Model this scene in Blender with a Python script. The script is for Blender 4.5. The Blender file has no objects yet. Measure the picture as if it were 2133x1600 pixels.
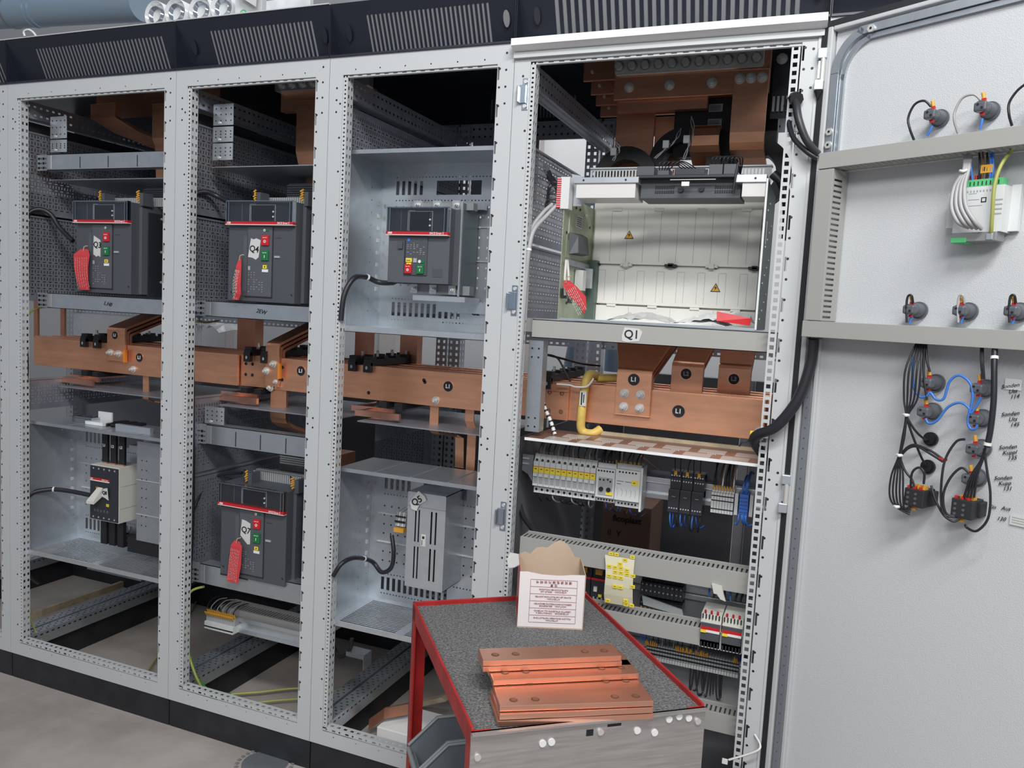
import bpy, math, random
from mathutils import Vector, Matrix
random.seed(7)
S = bpy.context.scene; COL = S.collection
PI = math.pi
# ------------------------------------------------------------------ camera
F = 1641.52
CAM = Vector((2.85362, -2.05717, 1.52599))
def _rot(rx, ry, rz):
    return Matrix.Rotation(rz, 3, 'Z') @ Matrix.Rotation(ry, 3, 'Y') @ Matrix.Rotation(rx, 3, 'X')
RC = _rot(1.479200, -0.0526609, 0.3806306)
cam = bpy.data.cameras.new('camera'); cam.sensor_fit = 'HORIZONTAL'; cam.sensor_width = 36.0
cam.lens = F / 2133 * 36; cam.clip_start = 0.05; cam.clip_end = 60
co = bpy.data.objects.new('camera', cam); COL.objects.link(co)
co.matrix_world = Matrix.Translation(CAM) @ RC.to_4x4(); S.camera = co
# ------------------------------------------------------------------ world, lamps, exposure
w = bpy.data.worlds.new('hall'); S.world = w; w.use_nodes = True
w.node_tree.nodes['Background'].inputs[0].default_value = (0.80, 0.87, 1.0, 1)
w.node_tree.nodes['Background'].inputs[1].default_value = 0.31
def lamp(loc, target, sx, sy, e, col=(1, .99, .97)):
    l = bpy.data.lights.new('ceiling_light', 'AREA'); l.shape = 'RECTANGLE'; l.size = sx; l.size_y = sy
    l.energy = e; l.color = col
    o = bpy.data.objects.new('ceiling_light', l); COL.objects.link(o); o.location = loc
    o.rotation_euler = (Vector(target) - Vector(loc)).to_track_quat('-Z', 'Y').to_euler()
lamp((3.5, -2.4, 4.0), (2.7, 0, 1.2), 1.8, .30, 105)
lamp((0.6, -3.4, 4.0), (1.1, 0, 1.0), 3.0, .35, 16)
lamp((3.4, -5.6, 4.0), (2.4, 0, 1.3), 3.6, .5, 130)
lamp((1.5, 2.6, 3.9), (1.8, 3.9, 1.6), 4.0, .35, 42)
S.view_settings.view_transform = 'Standard'; S.view_settings.look = 'None'
S.view_settings.gamma = 1; S.view_settings.use_curve_mapping = False
S.view_settings.exposure = 0.03
# ------------------------------------------------------------------ measuring helpers (ray of an image point meets a real plane)
def ray(u, v): return RC @ Vector(((u - 1066.5) / F, -(v - 800) / F, -1))
def at(u, v, ax, val):
    d = ray(u, v); return CAM + d * ((val - CAM[ax]) / d[ax])
def Y(u, v, y): return at(u, v, 1, y)
TH = math.radians(-31); DD = Vector((math.cos(TH), math.sin(TH), 0)); DN = Vector((math.sin(TH), -math.cos(TH), 0)); D0 = Vector((2.80, 0, 0))
def Dr(u, v, n=0.0):          # door frame of reference: x along the door, -y out of its inner face, z up
    d = ray(u, v); q = CAM + d * ((DN.dot(D0 - CAM) + n) / DN.dot(d))
    return Vector(((q - D0).dot(DD), -n, q.z))
# ------------------------------------------------------------------ materials
MT = {}
def mat(name, col, rough=.5, metal=0., noise=0., nscale=30., bump=0., bscale=80., stretch=None, spec=None, col2=None, emit=None, trans=0., alpha=None):
    m = bpy.data.materials.new(name); m.use_nodes = True; nt = m.node_tree; b = nt.nodes['Principled BSDF']
    b.inputs['Base Color'].default_value = (*col, 1); b.inputs['Roughness'].default_value = rough; b.inputs['Metallic'].default_value = metal
    if spec is not None: b.inputs['Specular IOR Level'].default_value = spec
    if trans: b.inputs['Transmission Weight'].default_value = trans
    if alpha is not None: b.inputs['Alpha'].default_value = alpha
    if emit: b.inputs['Emission Color'].default_value = (*emit[0], 1); b.inputs['Emission Strength'].default_value = emit[1]
    if noise or bump:
        tc = nt.nodes.new('ShaderNodeTexCoord'); mp = nt.nodes.new('ShaderNodeMapping')
        nt.links.new(tc.outputs['Object'], mp.inputs[0])
        if stretch: mp.inputs['Scale'].default_value = stretch
    if noise:
        n = nt.nodes.new('ShaderNodeTexNoise'); n.inputs['Scale'].default_value = nscale; n.inputs['Detail'].default_value = 6
        nt.links.new(mp.outputs[0], n.inputs['Vector'])
        r = nt.nodes.new('ShaderNodeValToRGB'); nt.links.new(n.outputs['Fac'], r.inputs[0])
        c2 = col2 or tuple(min(1, c * (1 + noise)) for c in col); c1 = tuple(c * (1 - noise) for c in col) if not col2 else col
        r.color_ramp.elements[0].position = .32; r.color_ramp.elements[1].position = .68
        r.color_ramp.elements[0].color = (*c1, 1); r.color_ramp.elements[1].color = (*c2, 1)
        nt.links.new(r.outputs[0], b.inputs['Base Color'])
    if bump:
        n2 = nt.nodes.new('ShaderNodeTexNoise'); n2.inputs['Scale'].default_value = bscale; n2.inputs['Detail'].default_value = 3
        nt.links.new(mp.outputs[0], n2.inputs['Vector'])
        bp = nt.nodes.new('ShaderNodeBump'); bp.inputs['Strength'].default_value = bump; bp.inputs['Distance'].default_value = .004
        nt.links.new(n2.outputs['Fac'], bp.inputs['Height']); nt.links.new(bp.outputs[0], b.inputs['Normal'])
    MT[name] = m; return m
mat('grey_paint', (.51, .53, .54), .45)
mat('door_paint', (.565, .585, .60), .42, bump=.25, bscale=420)
mat('white_paint', (.82, .83, .84), .4)
mat('black_paint', (.014, .017, .028), .35)
mat('plinth_black', (.016, .018, .022), .45, noise=.3, nscale=12)
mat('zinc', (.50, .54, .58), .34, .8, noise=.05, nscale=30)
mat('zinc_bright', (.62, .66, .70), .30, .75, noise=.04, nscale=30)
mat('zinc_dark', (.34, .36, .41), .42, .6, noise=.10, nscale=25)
mat('steel', (.66, .66, .64), .40, .45)
mat('bluesteel', (.50, .58, .66), .28, 1.)
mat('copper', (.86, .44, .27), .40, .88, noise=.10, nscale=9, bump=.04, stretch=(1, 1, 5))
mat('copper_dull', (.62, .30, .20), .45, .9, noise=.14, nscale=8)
mat('copper_new', (.93, .50, .36), .30, .95, noise=.06, nscale=9)
mat('brk', (.070, .077, .089), .48)
mat('brk2', (.088, .096, .11), .5)
mat('brk_dark', (.028, .031, .039), .35)
mat('screen', (.012, .013, .018), .15)
mat('black', (.012, .012, .015), .5)
mat('rubber', (.02, .021, .025), .6)
mat('cable', (.018, .018, .024), .42)
mat('red', (.55, .015, .022), .4)
mat('red_tag', (.60, .05, .06), .5)
mat('red_frame', (.40, .02, .018), .45, noise=.2, nscale=14)
mat('green', (.01, .16, .05), .4)
mat('green_zinc', (.36, .41, .28), .40, .35, noise=.12, nscale=14)
mat('green_dark', (.085, .125, .105), .45)
mat('green_term', (.10, .50, .20), .45)
mat('white', (.78, .78, .77), .5)
mat('offwhite', (.62, .62, .57), .5)
mat('plastic_white', (.66, .68, .68), .42)
mat('shutter', (.76, .75, .70), .42)
mat('box_white', (.66, .65, .64), .35)
mat('plastic_grey', (.36, .38, .39), .5)
mat('duct_grey', (.36, .36, .345), .5)
mat('paper', (.60, .60, .59), .7)
mat('yellow', (.85, .68, .05), .45)
mat('yellow_tape', (.72, .52, .13), .5, noise=.12, nscale=30)
mat('ferrule', (.66, .34, .04), .5)
mat('sheet_yellow', (.66, .63, .46), .5)
mat('blue', (.05, .19, .62), .4)
mat('blue_dark', (.02, .06, .3), .4)
mat('ground_wire', (.36, .38, .10), .45)
mat('ground_green', (.08, .35, .05), .45)
mat('grey_wire', (.38, .38, .39), .45)
mat('brown_wire', (.12, .06, .03), .5)
mat('pilot', (.10, .11, .125), .38)
mat('pink_box', (.78, .74, .74), .6)
mat('box_inner', (.52, .40, .30), .8, noise=.08, nscale=10)
mat('cardboard', (.27, .165, .12), .8)
mat('ink', (.01, .01, .014), .6)
mat('ink_red', (.28, .10, .13), .6)
mat('mirror_strip', (.55, .52, .50), .12, .9)
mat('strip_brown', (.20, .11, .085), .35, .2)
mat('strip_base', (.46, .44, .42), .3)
mat('floor_mat', (.15, .15, .152), .9, noise=.6, nscale=230, bump=1., bscale=260)
mat('alu', (.52, .50, .49), .42, .75, noise=.12, nscale=14, stretch=(1, 1, 14))
mat('dark_panel', (.15, .155, .165), .55)
mat('mid_panel', (.20, .20, .205), .5)
mat('light_panel', (.5, .5, .52), .5)
mat('bin', (.16, .18, .20), .4)
mat('wood', (.42, .35, .24), .7, noise=.2, nscale=20)
mat('film', (.75, .77, .78), .15, .0, noise=.25, nscale=8, bump=1., bscale=12)
mat('duct_pipe', (.36, .47, .58), .34, .3)
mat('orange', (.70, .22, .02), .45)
mat('bluesteel2', (.30, .33, .37), .4, .5)
mat('iron', (.30, .31, .31), .45, .4)
mat('teal', (.12, .155, .165), .4, .4)
def glassy(name, tint, fac):
    m = bpy.data.materials.new(name); m.use_nodes = True; nt = m.node_tree; nt.nodes.clear()
    o = nt.nodes.new('ShaderNodeOutputMaterial'); mx = nt.nodes.new('ShaderNodeMixShader'); mx.inputs[0].default_value = fac
    t = nt.nodes.new('ShaderNodeBsdfTransparent'); t.inputs[0].default_value = (*tint, 1)
    g = nt.nodes.new('ShaderNodeBsdfGlossy'); g.inputs[1].default_value = .08; g.inputs[0].default_value = (.9, .95, 1, 1)
    nt.links.new(t.outputs[0], mx.inputs[1]); nt.links.new(g.outputs[0], mx.inputs[2]); nt.links.new(mx.outputs[0], o.inputs[0]); MT[name] = m
glassy('clear', (.84, .86, .88), .06)
glassy('clear_rim', (.6, .63, .66), .45)
def concrete():
    m = mat('concrete', (.36, .325, .30), .85, noise=.22, nscale=3.5, bump=.3, bscale=40)
concrete()
mat('wall_grey', (.55, .56, .575), .7)
mat('wall_beige', (.50, .47, .46), .7)
# ------------------------------------------------------------------ mesh builder
class M:
    def __init__(s, mt='grey_paint'): s.v = []; s.f = []; s.k = []; s.ms = []; s.cur = mt; s.sm = set()
    def mi(s, mt):
        mt = mt or s.cur
        if mt not in s.ms: s.ms.append(mt)
        return s.ms.index(mt)
    def add(s, vs, fs, mt=None, smooth=False):
        b = len(s.v); k = s.mi(mt); s.v += [tuple(v) for v in vs]
        for f in fs:
            if smooth: s.sm.add(len(s.f))
            s.f.append([i + b for i in f]); s.k.append(k)
        return s
    def box(s, x0, x1, y0, y1, z0, z1, mt=None):
        vs = [(x, y, z) for x in (x0, x1) for y in (y0, y1) for z in (z0, z1)]
        return s.add(vs, [(0, 1, 3, 2), (4, 6, 7, 5), (0, 4, 5, 1), (2, 3, 7, 6), (0, 2, 6, 4), (1, 5, 7, 3)], mt)
    def hexa(s, vs, mt=None):   # 4 bottom, 4 top
        return s.add(vs, [(0, 1, 2, 3), (7, 6, 5, 4), (0, 4, 5, 1), (1, 5, 6, 2), (2, 6, 7, 3), (3, 7, 4, 0)], mt)
    def cyl(s, a, b, r, mt=None, n=14, r2=None, cap=True, sx=1.0):
        a = Vector(a); b = Vector(b); d = (b - a).normalized(); r2 = r if r2 is None else r2
        u = d.orthogonal().normalized() if abs(d.z) > .9 else Vector((0, 0, 1)).cross(d).normalized(); w_ = d.cross(u)
        vs = []
        for c, q in ((a, r), (b, r2)):
            for i in range(n):
                t = 2 * PI * i / n; vs.append(c + u * (math.cos(t) * q * sx) + w_ * (math.sin(t) * q))
        s.add(vs, [(i, (i + 1) % n, n + (i + 1) % n, n + i) for i in range(n)], mt, True)
        if cap: s.add(vs, [tuple(range(n - 1, -1, -1)), tuple(range(n, 2 * n))], mt)
        return s
    def tube(s, pts, r, mt=None, n=8, sub=6):
        P = smooth(pts, sub) if len(pts) > 2 and sub > 1 else [Vector(p) for p in pts]
        rings = []; u = None
        for i, p in enumerate(P):
            d = (P[min(i + 1, len(P) - 1)] - P[max(i - 1, 0)])
            if d.length < 1e-9: d = Vector((0, 0, 1))
            d.normalize()
            if u is None: u = d.orthogonal().normalized()
            u = (u - d * u.dot(d))
            u = u.normalized() if u.length > 1e-6 else d.orthogonal().normalized()
            w_ = d.cross(u); rr = r(i / (len(P) - 1)) if callable(r) else r
            rings.append([p + (u * math.cos(2 * PI * k / n) + w_ * math.sin(2 * PI * k / n)) * rr for k in range(n)])
        vs = [v for g in rings for v in g]; fs = []
        for i in range(len(P) - 1):
            for k in range(n): fs.append((i * n + k, i * n + (k + 1) % n, (i + 1) * n + (k + 1) % n, (i + 1) * n + k))
        s.add(vs, fs, mt, True); L = (len(P) - 1) * n
        return s.add(vs, [tuple(range(n - 1, -1, -1)), tuple(range(L, L + n))], mt)
    def prism(s, poly, ax, a, b, mt=None):    # poly: 2D points in the two other axes (in x,y,z order)
        def P3(p, t): l = list(p); l.insert(ax, t); return tuple(l)
        n = len(poly); vs = [P3(p, a) for p in poly] + [P3(p, b) for p in poly]
        return s.add(vs, [tuple(range(n)), tuple(range(2 * n - 1, n - 1, -1))] + [(i, n + i, n + (i + 1) % n, (i + 1) % n) for i in range(n)], mt)
    def quad(s, a, b, c, d, mt=None): return s.add([a, b, c, d], [(0, 1, 2, 3)], mt)
    def perf(s, o, U, V, W, H, rows, mt=None):   # sheet at o spanned by U*W, V*H, rows of rectangular holes [(v0,v1,[(u0,u1)..])]
        o = Vector(o); U = Vector(U); V = Vector(V); vs = []; fs = []
        def q(u0, u1, v0, v1):
            if u1 - u0 < 1e-6 or v1 - v0 < 1e-6: return
            b = len(vs); vs.extend([o + U * u0 + V * v0, o + U * u1 + V * v0, o + U * u1 + V * v1, o + U * u0 + V * v1]); fs.append((b, b + 1, b + 2, b + 3))
        pv = 0
        for v0, v1, hs in sorted(rows, key=lambda r: r[0]):
            if v0 < pv or v1 > H: continue
            q(0, W, pv, v0); pu = 0
            for u0, u1 in sorted(hs):
                if u0 < pu or u1 > W: continue
                q(pu, u0, v0, v1); pu = u1
            q(pu, W, v0, v1); pv = v1
        q(0, W, pv, H); return s.add(vs, fs, mt)
    def build(s, name, parent=None, label=None, cat=None, group=None, kind=None, bev=0, solid=0, loc=None, rot=0, keep=False):
        me = bpy.data.meshes.new(name); vs = s.v
        if parent is not None:
            off = Vector(parent.get('_o', (0, 0, 0)))
            vs = [Vector(v) - off for v in vs]
        elif loc is None and not keep:
            xs = [v[0] for v in vs]; ys = [v[1] for v in vs]; zs = [v[2] for v in vs]
            loc = Vector(((min(xs) + max(xs)) / 2, (min(ys) + max(ys)) / 2, min(zs))); vs = [Vector(v) - loc for v in vs]
        me.from_pydata([tuple(v) for v in vs], [], s.f)
        for n in s.ms: me.materials.append(MT[n])
        for i, p in enumerate(me.polygons):
            p.material_index = s.k[i]
            if i in s.sm: p.use_smooth = True
        me.update()
        o = bpy.data.objects.new(name, me); COL.objects.link(o)
        if parent is not None: o.parent = parent; o['_o'] = tuple(parent.get('_o', (0, 0, 0)))
        else:
            if loc is not None: o.location = loc
            o.rotation_euler = (0, 0, rot); o['_o'] = tuple(loc) if (loc is not None and not rot) else (0, 0, 0)
        if bev:
            b = o.modifiers.new('b', 'BEVEL'); b.width = bev; b.segments = 2; b.limit_method = 'ANGLE'
        if solid:
            b = o.modifiers.new('s', 'SOLIDIFY'); b.thickness = solid; b.offset = 0
        tag(o, label, cat, group, kind); return o
def smooth(pts, sub):
    P = [Vector(p) for p in pts]; out = []
    for i in range(len(P) - 1):
        p0 = P[max(i - 1, 0)]; p1 = P[i]; p2 = P[i + 1]; p3 = P[min(i + 2, len(P) - 1)]
        for k in range(sub):
            t = k / sub
            out.append(.5 * ((2 * p1) + (p2 - p0) * t + (2 * p0 - 5 * p1 + 4 * p2 - p3) * t * t + (3 * p1 - p0 - 3 * p2 + p3) * t ** 3))
    out.append(P[-1]); return out
def tag(o, label=None, cat=None, group=None, kind=None):
    if label: o['label'] = label
    if cat: o['category'] = cat
    if group: o['group'] = group
    if kind: o['kind'] = kind
    return o
def thing(name, label, cat, loc=(0, 0, 0), rot=0, group=None, local=False):
    o = bpy.data.objects.new(name, None); COL.objects.link(o); o.empty_display_size = .05
    o.location = loc; o.rotation_euler = (0, 0, rot); o['_o'] = (0, 0, 0) if (rot or local) else tuple(loc)
    return tag(o, label, cat, group)
def text(name, s, parent, pos, size, mt, rot=(PI / 2, 0, 0), align='CENTER', ext=.0004, bold=0., shear=0., label=None):
    c = bpy.data.curves.new('t', 'FONT'); c.body = s; c.size = size; c.extrude = ext; c.align_x = align; c.align_y = 'CENTER'; c.offset = bold; c.shear = shear
    c.resolution_u = 3
    t = bpy.data.objects.new('t', c); COL.objects.link(t); dg = bpy.context.evaluated_depsgraph_get(); dg.update()
    me = bpy.data.meshes.new_from_object(t.evaluated_get(dg)); COL.objects.unlink(t); bpy.data.objects.remove(t)
    o = bpy.data.objects.new(name, me); COL.objects.link(o); me.materials.clear(); me.materials.append(MT[mt])
    o.parent = parent; off = Vector(parent.get('_o', (0, 0, 0))); o['_o'] = tuple(off)
    o.location = Vector(pos) - off; o.rotation_euler = rot
    if label: o['label'] = label
    return o
def copy_tree(o, parent=None, depth=0):
    c = o.copy(); COL.objects.link(c); c.parent = parent
    for ch in list(o.children): copy_tree(ch, c, depth + 1)
    return c
ORD = ['first', 'second', 'third', 'fourth', 'fifth', 'sixth', 'seventh', 'eighth', 'ninth', 'tenth', 'eleventh', 'twelfth', 'thirteenth', 'fourteenth', 'fifteenth', 'sixteenth', 'seventeenth', 'eighteenth', 'nineteenth', 'twentieth']
def nth(i, n):
    if i == 0: return 'leftmost'
    if i == n - 1: return 'rightmost'
    if i < 20: return ORD[i] + ' from the left'
    return ORD[n - 1 - i] + ' from the right' if n - 1 - i < 20 else 'middle'
def bolt(m, p, d, r=.011, mt='steel'):     # washer, hex head, stud
    p = Vector(p); d = Vector(d).normalized()
    m.cyl(p, p + d * .003, r * 1.35, mt, 16); m.cyl(p + d * .003, p + d * .011, r * .95, mt, 6); m.cyl(p + d * .011, p + d * .019, r * .5, mt, 10)
# ------------------------------------------------------------------ the hall
XB = [0, .8, 1.4, 2.0, 2.8]; ZT = 2.256; ZB = .1; DEP = .93
def struct(m, name, **k): return m.build(name, kind='structure', **k)
struct(M('concrete').box(-6, 7, -4.5, 4.2, -.1, 0), 'floor')
struct(M('wall_grey').box(-6, 7, 3.9, 4.0, 0, 4.6), 'wall_back')
struct(M('wall_beige').box(-6.1, -6, -4.5, 4.0, 0, 4.6), 'wall_left')
for i, (x, wd) in enumerate([(-3.6, .12), (-2.35, .10), (-.7, .16), (.55, .12)]):
    struct(M('wall_beige').box(x, x + wd, 3.80, 3.9, 0, 4.6), 'trim_%d' % (i + 1))
struct(M('wall_beige').box(-6, 7, 3.78, 3.9, 3.35, 3.47), 'trim_5')
# ------------------------------------------------------------------ perforation patterns
def pat_panel(W, H, p=.025):
    rows = []; v = p
    while v < H - .02:
        n = int(W / p)
        rows.append((v - .0015, v + .0015, [(p * j + .004 + .0025, p * j + .021 - .0025) for j in range(1, n - 1)]))
        hs = []
        for j in range(1, n - 1):
            hs += [(p * j - .0015, p * j + .0015), (p * j + .011, p * j + .014)]
        rows.append((v + p / 2 - .005, v + p / 2 + .005, hs)); v += p
    return rows
def pat_grid(W, H, du, dv, wu, wv, u0=None, v0=None):
    u0 = du / 2 if u0 is None else u0; v0 = dv / 2 if v0 is None else v0; rows = []; v = v0
    while v + wv / 2 < H:
        hs = []; u = u0
        while u + wu / 2 < W: hs.append((u - wu / 2, u + wu / 2)); u += du
        rows.append((v - wv / 2, v + wv / 2, hs)); v += dv
    return rows
def dots_col(m, x, z0, z1, step, y=-.0006, r=.0028):
    z = z0
    while z < z1: m.cyl((x, y, z), (x, y + .001, z), r, 'black', 8); z += step
# ------------------------------------------------------------------ cabinets
def depth_rail(m, x0, x1, z0, z1, y0=.03, y1=.90):
    W = x1 - x0; H = z1 - z0; L = y1 - y0
    m.perf((x0, y0, z1), (1, 0, 0), (0, 1, 0), W, L, [(k * .0167 + .006, k * .0167 + .0125, [(W * .14, W * .32), (W * .68, W * .86)] if k % 2 else [(W * .40, W * .60)]) for k in range(int(L / .0167))])
    for x in (x0, x1): m.perf((x, y0, z0), (0, 1, 0), (0, 0, 1), L, H, pat_grid(L, H, .025, .03, .012, .006, v0=H * .75)[:1])
    m.box(x0, x1, y0, y1, z0, z0 + .002)
def cabinet(x0, x1, label, full=True, slots=None, door=False, rail_r=True):
    t = thing('switchgear_cabinet', label, 'electrical cabinet', (x0, 0, 0), group='electrical cabinets standing in the row')
    lw = .047; rw = .05
    # left post : face with slots, stepped strip with holes, return flange
    H = ZT - ZB
    m = M('grey_paint')
    rows = [(.06 + .1 * k, .095 + .1 * k, [(lw - .007, lw - .0006)]) for k in range(1, 21)]
    m.perf((x0 + .0008, 0, ZB), (1, 0, 0), (0, 0, 1), lw - .0008, H, rows)
    m.perf((x0 + lw, .004, ZB + .055), (1, 0, 0), (0, 0, 1), .014, H - .108, pat_grid(.014, H - .108, .02, .0125, .006, .005, u0=.007))
    m.perf((x0 + lw + .014, .004, ZB + .055), (0, 1, 0), (0, 0, 1), .03, H - .108, pat_grid(.03, H - .108, .016, .025, .008, .010))
    m.quad((x0 + lw, 0, ZB), (x0 + lw, .004, ZB), (x0 + lw, .004, ZT), (x0 + lw, 0, ZT))
    m.quad((x0 + .0008, 0, ZB), (x0 + .0008, .04, ZB), (x0 + .0008, .04, ZT), (x0 + .0008, 0, ZT))
    dots_col(m, x0 + lw - .007, ZB + .12, ZT - .06, .1); dots_col(m, x0 + lw - .02, ZT - .16, ZT - .08, .035)
    m.build('front_post', t, solid=.0012)
    rx = x1 - rw if not door else 2.742
    m = M('grey_paint'); wdt = (x1 - .0008 - rx) if not door else .036
    rows = [(.06 + .1 * k, .095 + .1 * k, [(0.0005, .006)]) for k in range(1, 21)]
    m.perf((rx, 0, ZB), (1, 0, 0), (0, 0, 1), wdt, H, rows)
    m.quad((rx, 0, ZB), (rx, .035, ZB), (rx, .035, ZT), (rx, 0, ZT))
    dots_col(m, rx + .007, ZB + .14, ZT - .06, .05); dots_col(m, rx + .026, ZT - .16, ZT - .02, .045)
    for dz in (.83, .86): m.cyl((rx + .026, -.0006, dz + .3), (rx + .026, .0004, dz + .3), .0028, 'black', 8)
    if door:
        m.perf((rx - .024, .006, ZB + .055), (1, 0, 0), (0, 0, 1), .02, H - .108, pat_grid(.02, H - .108, .02, .0195, .0105, .0105, u0=.010))
        m.box(2.778, 2.784, -.004, .03, ZB, ZT - .04); m.box(2.784, 2.792, .004, .03, ZB, ZT - .04); m.box(2.792, 2.797, -.008, .03, ZB, ZT - .04)
    m.build('front_post', t, solid=.0012)
    lx = x0 + lw; W = rx - lx
    m = M('grey_paint')
    m.perf((lx, 0, ZT - .053), (1, 0, 0), (0, 0, 1), W, .053, [(.012, .016, [(u / 1., u + .004) for u in [W * (k + .5) / 6 for k in range(6)]])])
    m.perf((lx, .004, ZT - .0595), (1, 0, 0), (0, 0, 1), W, .007, [(.0025, .0048, [(.02 + .03 * k, .035 + .03 * k) for k in range(int(W / .03) - 1)])])
    m.perf((lx, .004, ZT - .0595), (1, 0, 0), (0, 1, 0), W, .010, [])
    m.build('top_rail', t, solid=.0012)
    m = M('grey_paint')
    m.perf((lx, 0, ZB), (1, 0, 0), (0, 0, 1), W, .048, [(.034, .038, [(u / 1., u + .004) for u in [W * (k + .5) / 6 for k in range(6)]])])
    m.perf((lx, .004, ZB + .048), (1, 0, 0), (0, 0, 1), W, .012, [(.003, .009, [(.01 + .025 * k, .010 + .025 * k + (.013 if k % 2 else .006)) for k in range(int(W / .025) - 1)])])
    m.perf((lx, .004, ZB + .06), (1, 0, 0), (0, 1, 0), W, .03, [(.01, .02, [(.02 + .025 * k, .032 + .025 * k) for k in range(int(W / .025) - 1)])])
    m.build('bottom_rail', t, solid=.0012)
    M('plinth_black').box(x0 + .002, x1 - .002, .006, .03, 0, ZB - .001).build('plinth_panel', t)
    # black vent header leaning forward, seen slots in front of a grey filter mat
    zt = 2.407; zb = ZT + .001; Wd = x1 - x0 - .004; tilt = Vector((0, -.068, zt - zb)); Hh = tilt.length; V = tilt.normalized()
    if slots:
        s0, s1, n = slots; ds = (s1 - s0) / n
        rows = [(Hh * .12, Hh * .78, [(s0 - x0 + ds * k, s0 - x0 + ds * k + ds * .52) for k in range(n)])]
    else: rows = []
    m = M('black_paint'); m.perf((x0 + .002, .058, zb), (1, 0, 0), V, Wd, Hh, rows)
    for x in (x0 + .002, x1 - .002): m.add([(x, -.010, zt), (x, .058, zb), (x, -.004, zb)], [(0, 1, 2)])
    m.quad((x0 + .002, -.01, zt), (x1 - .002, -.01, zt), (x1 - .002, .05, zt), (x0 + .002, .05, zt))
    m.box(x0 + .002, x1 - .002, -.006, .06, zb - .0005, zb + .004)
    m.build('vent_header', t, solid=.0015)
    if slots:
        q = M('filter'); q.perf((s0 - .01, .058 + .002 - .0054, zb + .012), (1, 0, 0), V, s1 - s0 + .02, Hh * .86, [])
        q.build('filter_mat', t, solid=.001, label='grey filter mat behind the vent slots')
    if not full: return t
    M('black_paint').box(x0, x1, .03, DEP + .002, 2.400, 2.4045).build('roof', t)
    m = M('black_paint'); nb = int((x1 - x0 - .2) / .022)
    m.perf((x0, DEP, ZT - .05), (1, 0, 0), (0, 0, 1), x1 - x0, .198, [(.085, .165, [(a - x0 + .014 * k, a - x0 + .0225 + .014 * k - .014 + .0) for a in ((1.52,) if x0 == 1.4 else ()) for k in range(26)])])
    m.build('rear_vent_header', t, solid=.0015)
    if x0 == 1.4: M('filter').box(1.50, 1.92, DEP + .003, DEP + .004, 2.28, 2.38).build('filter_mat', t)  # mat added to grey the bright wall seen through the rear slots
    for xa in ((x0 + .004, x1 - .054) if rail_r else (x0 + .004,)):
        m = M('zinc'); depth_rail(m, xa, xa + .045, ZB + .01, ZB + .06); m.build('base_rail', t, solid=.0012)
        if xa < x0 + .1:
            m = M('zinc_dark'); m.perf((xa + .048, .03, 2.145), (0, 1, 0), (0, 0, 1), .87, .060, pat_grid(.87, .060, .025, .030, .011, .007, v0=.014)); m.perf((xa, .03, 2.145), (1, 0, 0), (0, 1, 0), .048, .87, [(k * .0125 + .004, k * .0125 + .009, [(.006, .016), (.030, .040)]) for k in range(68)]); m.box(xa + .044, xa + .047, .03, .90, 2.171, 2.179); m.build('top_depth_rail', t, solid=.0012)
        m = M('zinc'); m.perf((xa, DEP - .05, ZB), (1, 0, 0), (0, 0, 1), .05, ZT - ZB, pat_grid(.05, ZT - ZB, .025, .025, .010, .012))
        m.perf((xa + .05, DEP - .05, ZB), (0, 1, 0), (0, 0, 1), .05, ZT - ZB, pat_grid(.05, ZT - ZB, .025, .025, .010, .012)); m.build('rear_post', t, solid=.0015)
    m = M('zinc'); m.perf((x0 + .054, DEP - .02, 1.40), (1, 0, 0), (0, 0, 1), x1 - x0 - .108, .05, pat_grid(x1 - x0 - .108, .05, .025, .022, .012, .008)); m.build('rear_crossbar', t, solid=.0015)
    m = M('zinc_dark'); m.box(x0 + .004, x1 - .004, DEP - .03, DEP - .02, 2.20, 2.27); [m.box(x0 + .06 + .025 * k, x0 + .068 + .025 * k, DEP - .031, DEP - .03, 2.245, 2.253, 'black') for k in range(int((x1 - x0 - .12) / .025))]; [m.box(x0 + .06 + .025 * k, x0 + .068 + .025 * k, DEP - .031, DEP - .03, 2.215, 2.223, 'black') for k in range(int((x1 - x0 - .12) / .025))]; m.build('rear_crossbar', t)
    m = M('plinth_black').box(x0 + .002, x0 + .02, .03, DEP, 0, ZB - .001); m.box(x0 + .02, x1 - .02, DEP - .02, DEP, 0, ZB - .001); m.build('plinth_frame', t)
    M('plinth_black').box(x1 - .02, x1 - .002, .03, DEP, 0, ZB - .001).build('plinth_frame', t)
    return t
mat('filter', (.20, .21, .22), .9)
c0 = cabinet(-.8, 0, 'grey cabinet frame cut off at the left edge of the picture', True, (-.68, -.06, 38))
c1 = cabinet(0, .8, 'wide cabinet holding the Q3 breaker, at the left end', True, (.135, .735, 37))
c2 = cabinet(.8, 1.4, 'narrow cabinet holding the Q4 and Q7 breakers', True, (.93, 1.33, 26))
c3 = cabinet(1.4, 2.0, 'narrow cabinet with the galvanised boxes and Q5 unit', True, (1.515, 1.915, 28))
c4 = cabinet(2.0, 2.8, 'wide cabinet with the open door and the Q1 frame', True, (2.10, 2.735, 29), True)
c5 = cabinet(2.8, 3.6, 'cabinet mostly hidden behind the open door', False, (3.0, 3.5, 24))
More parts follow.
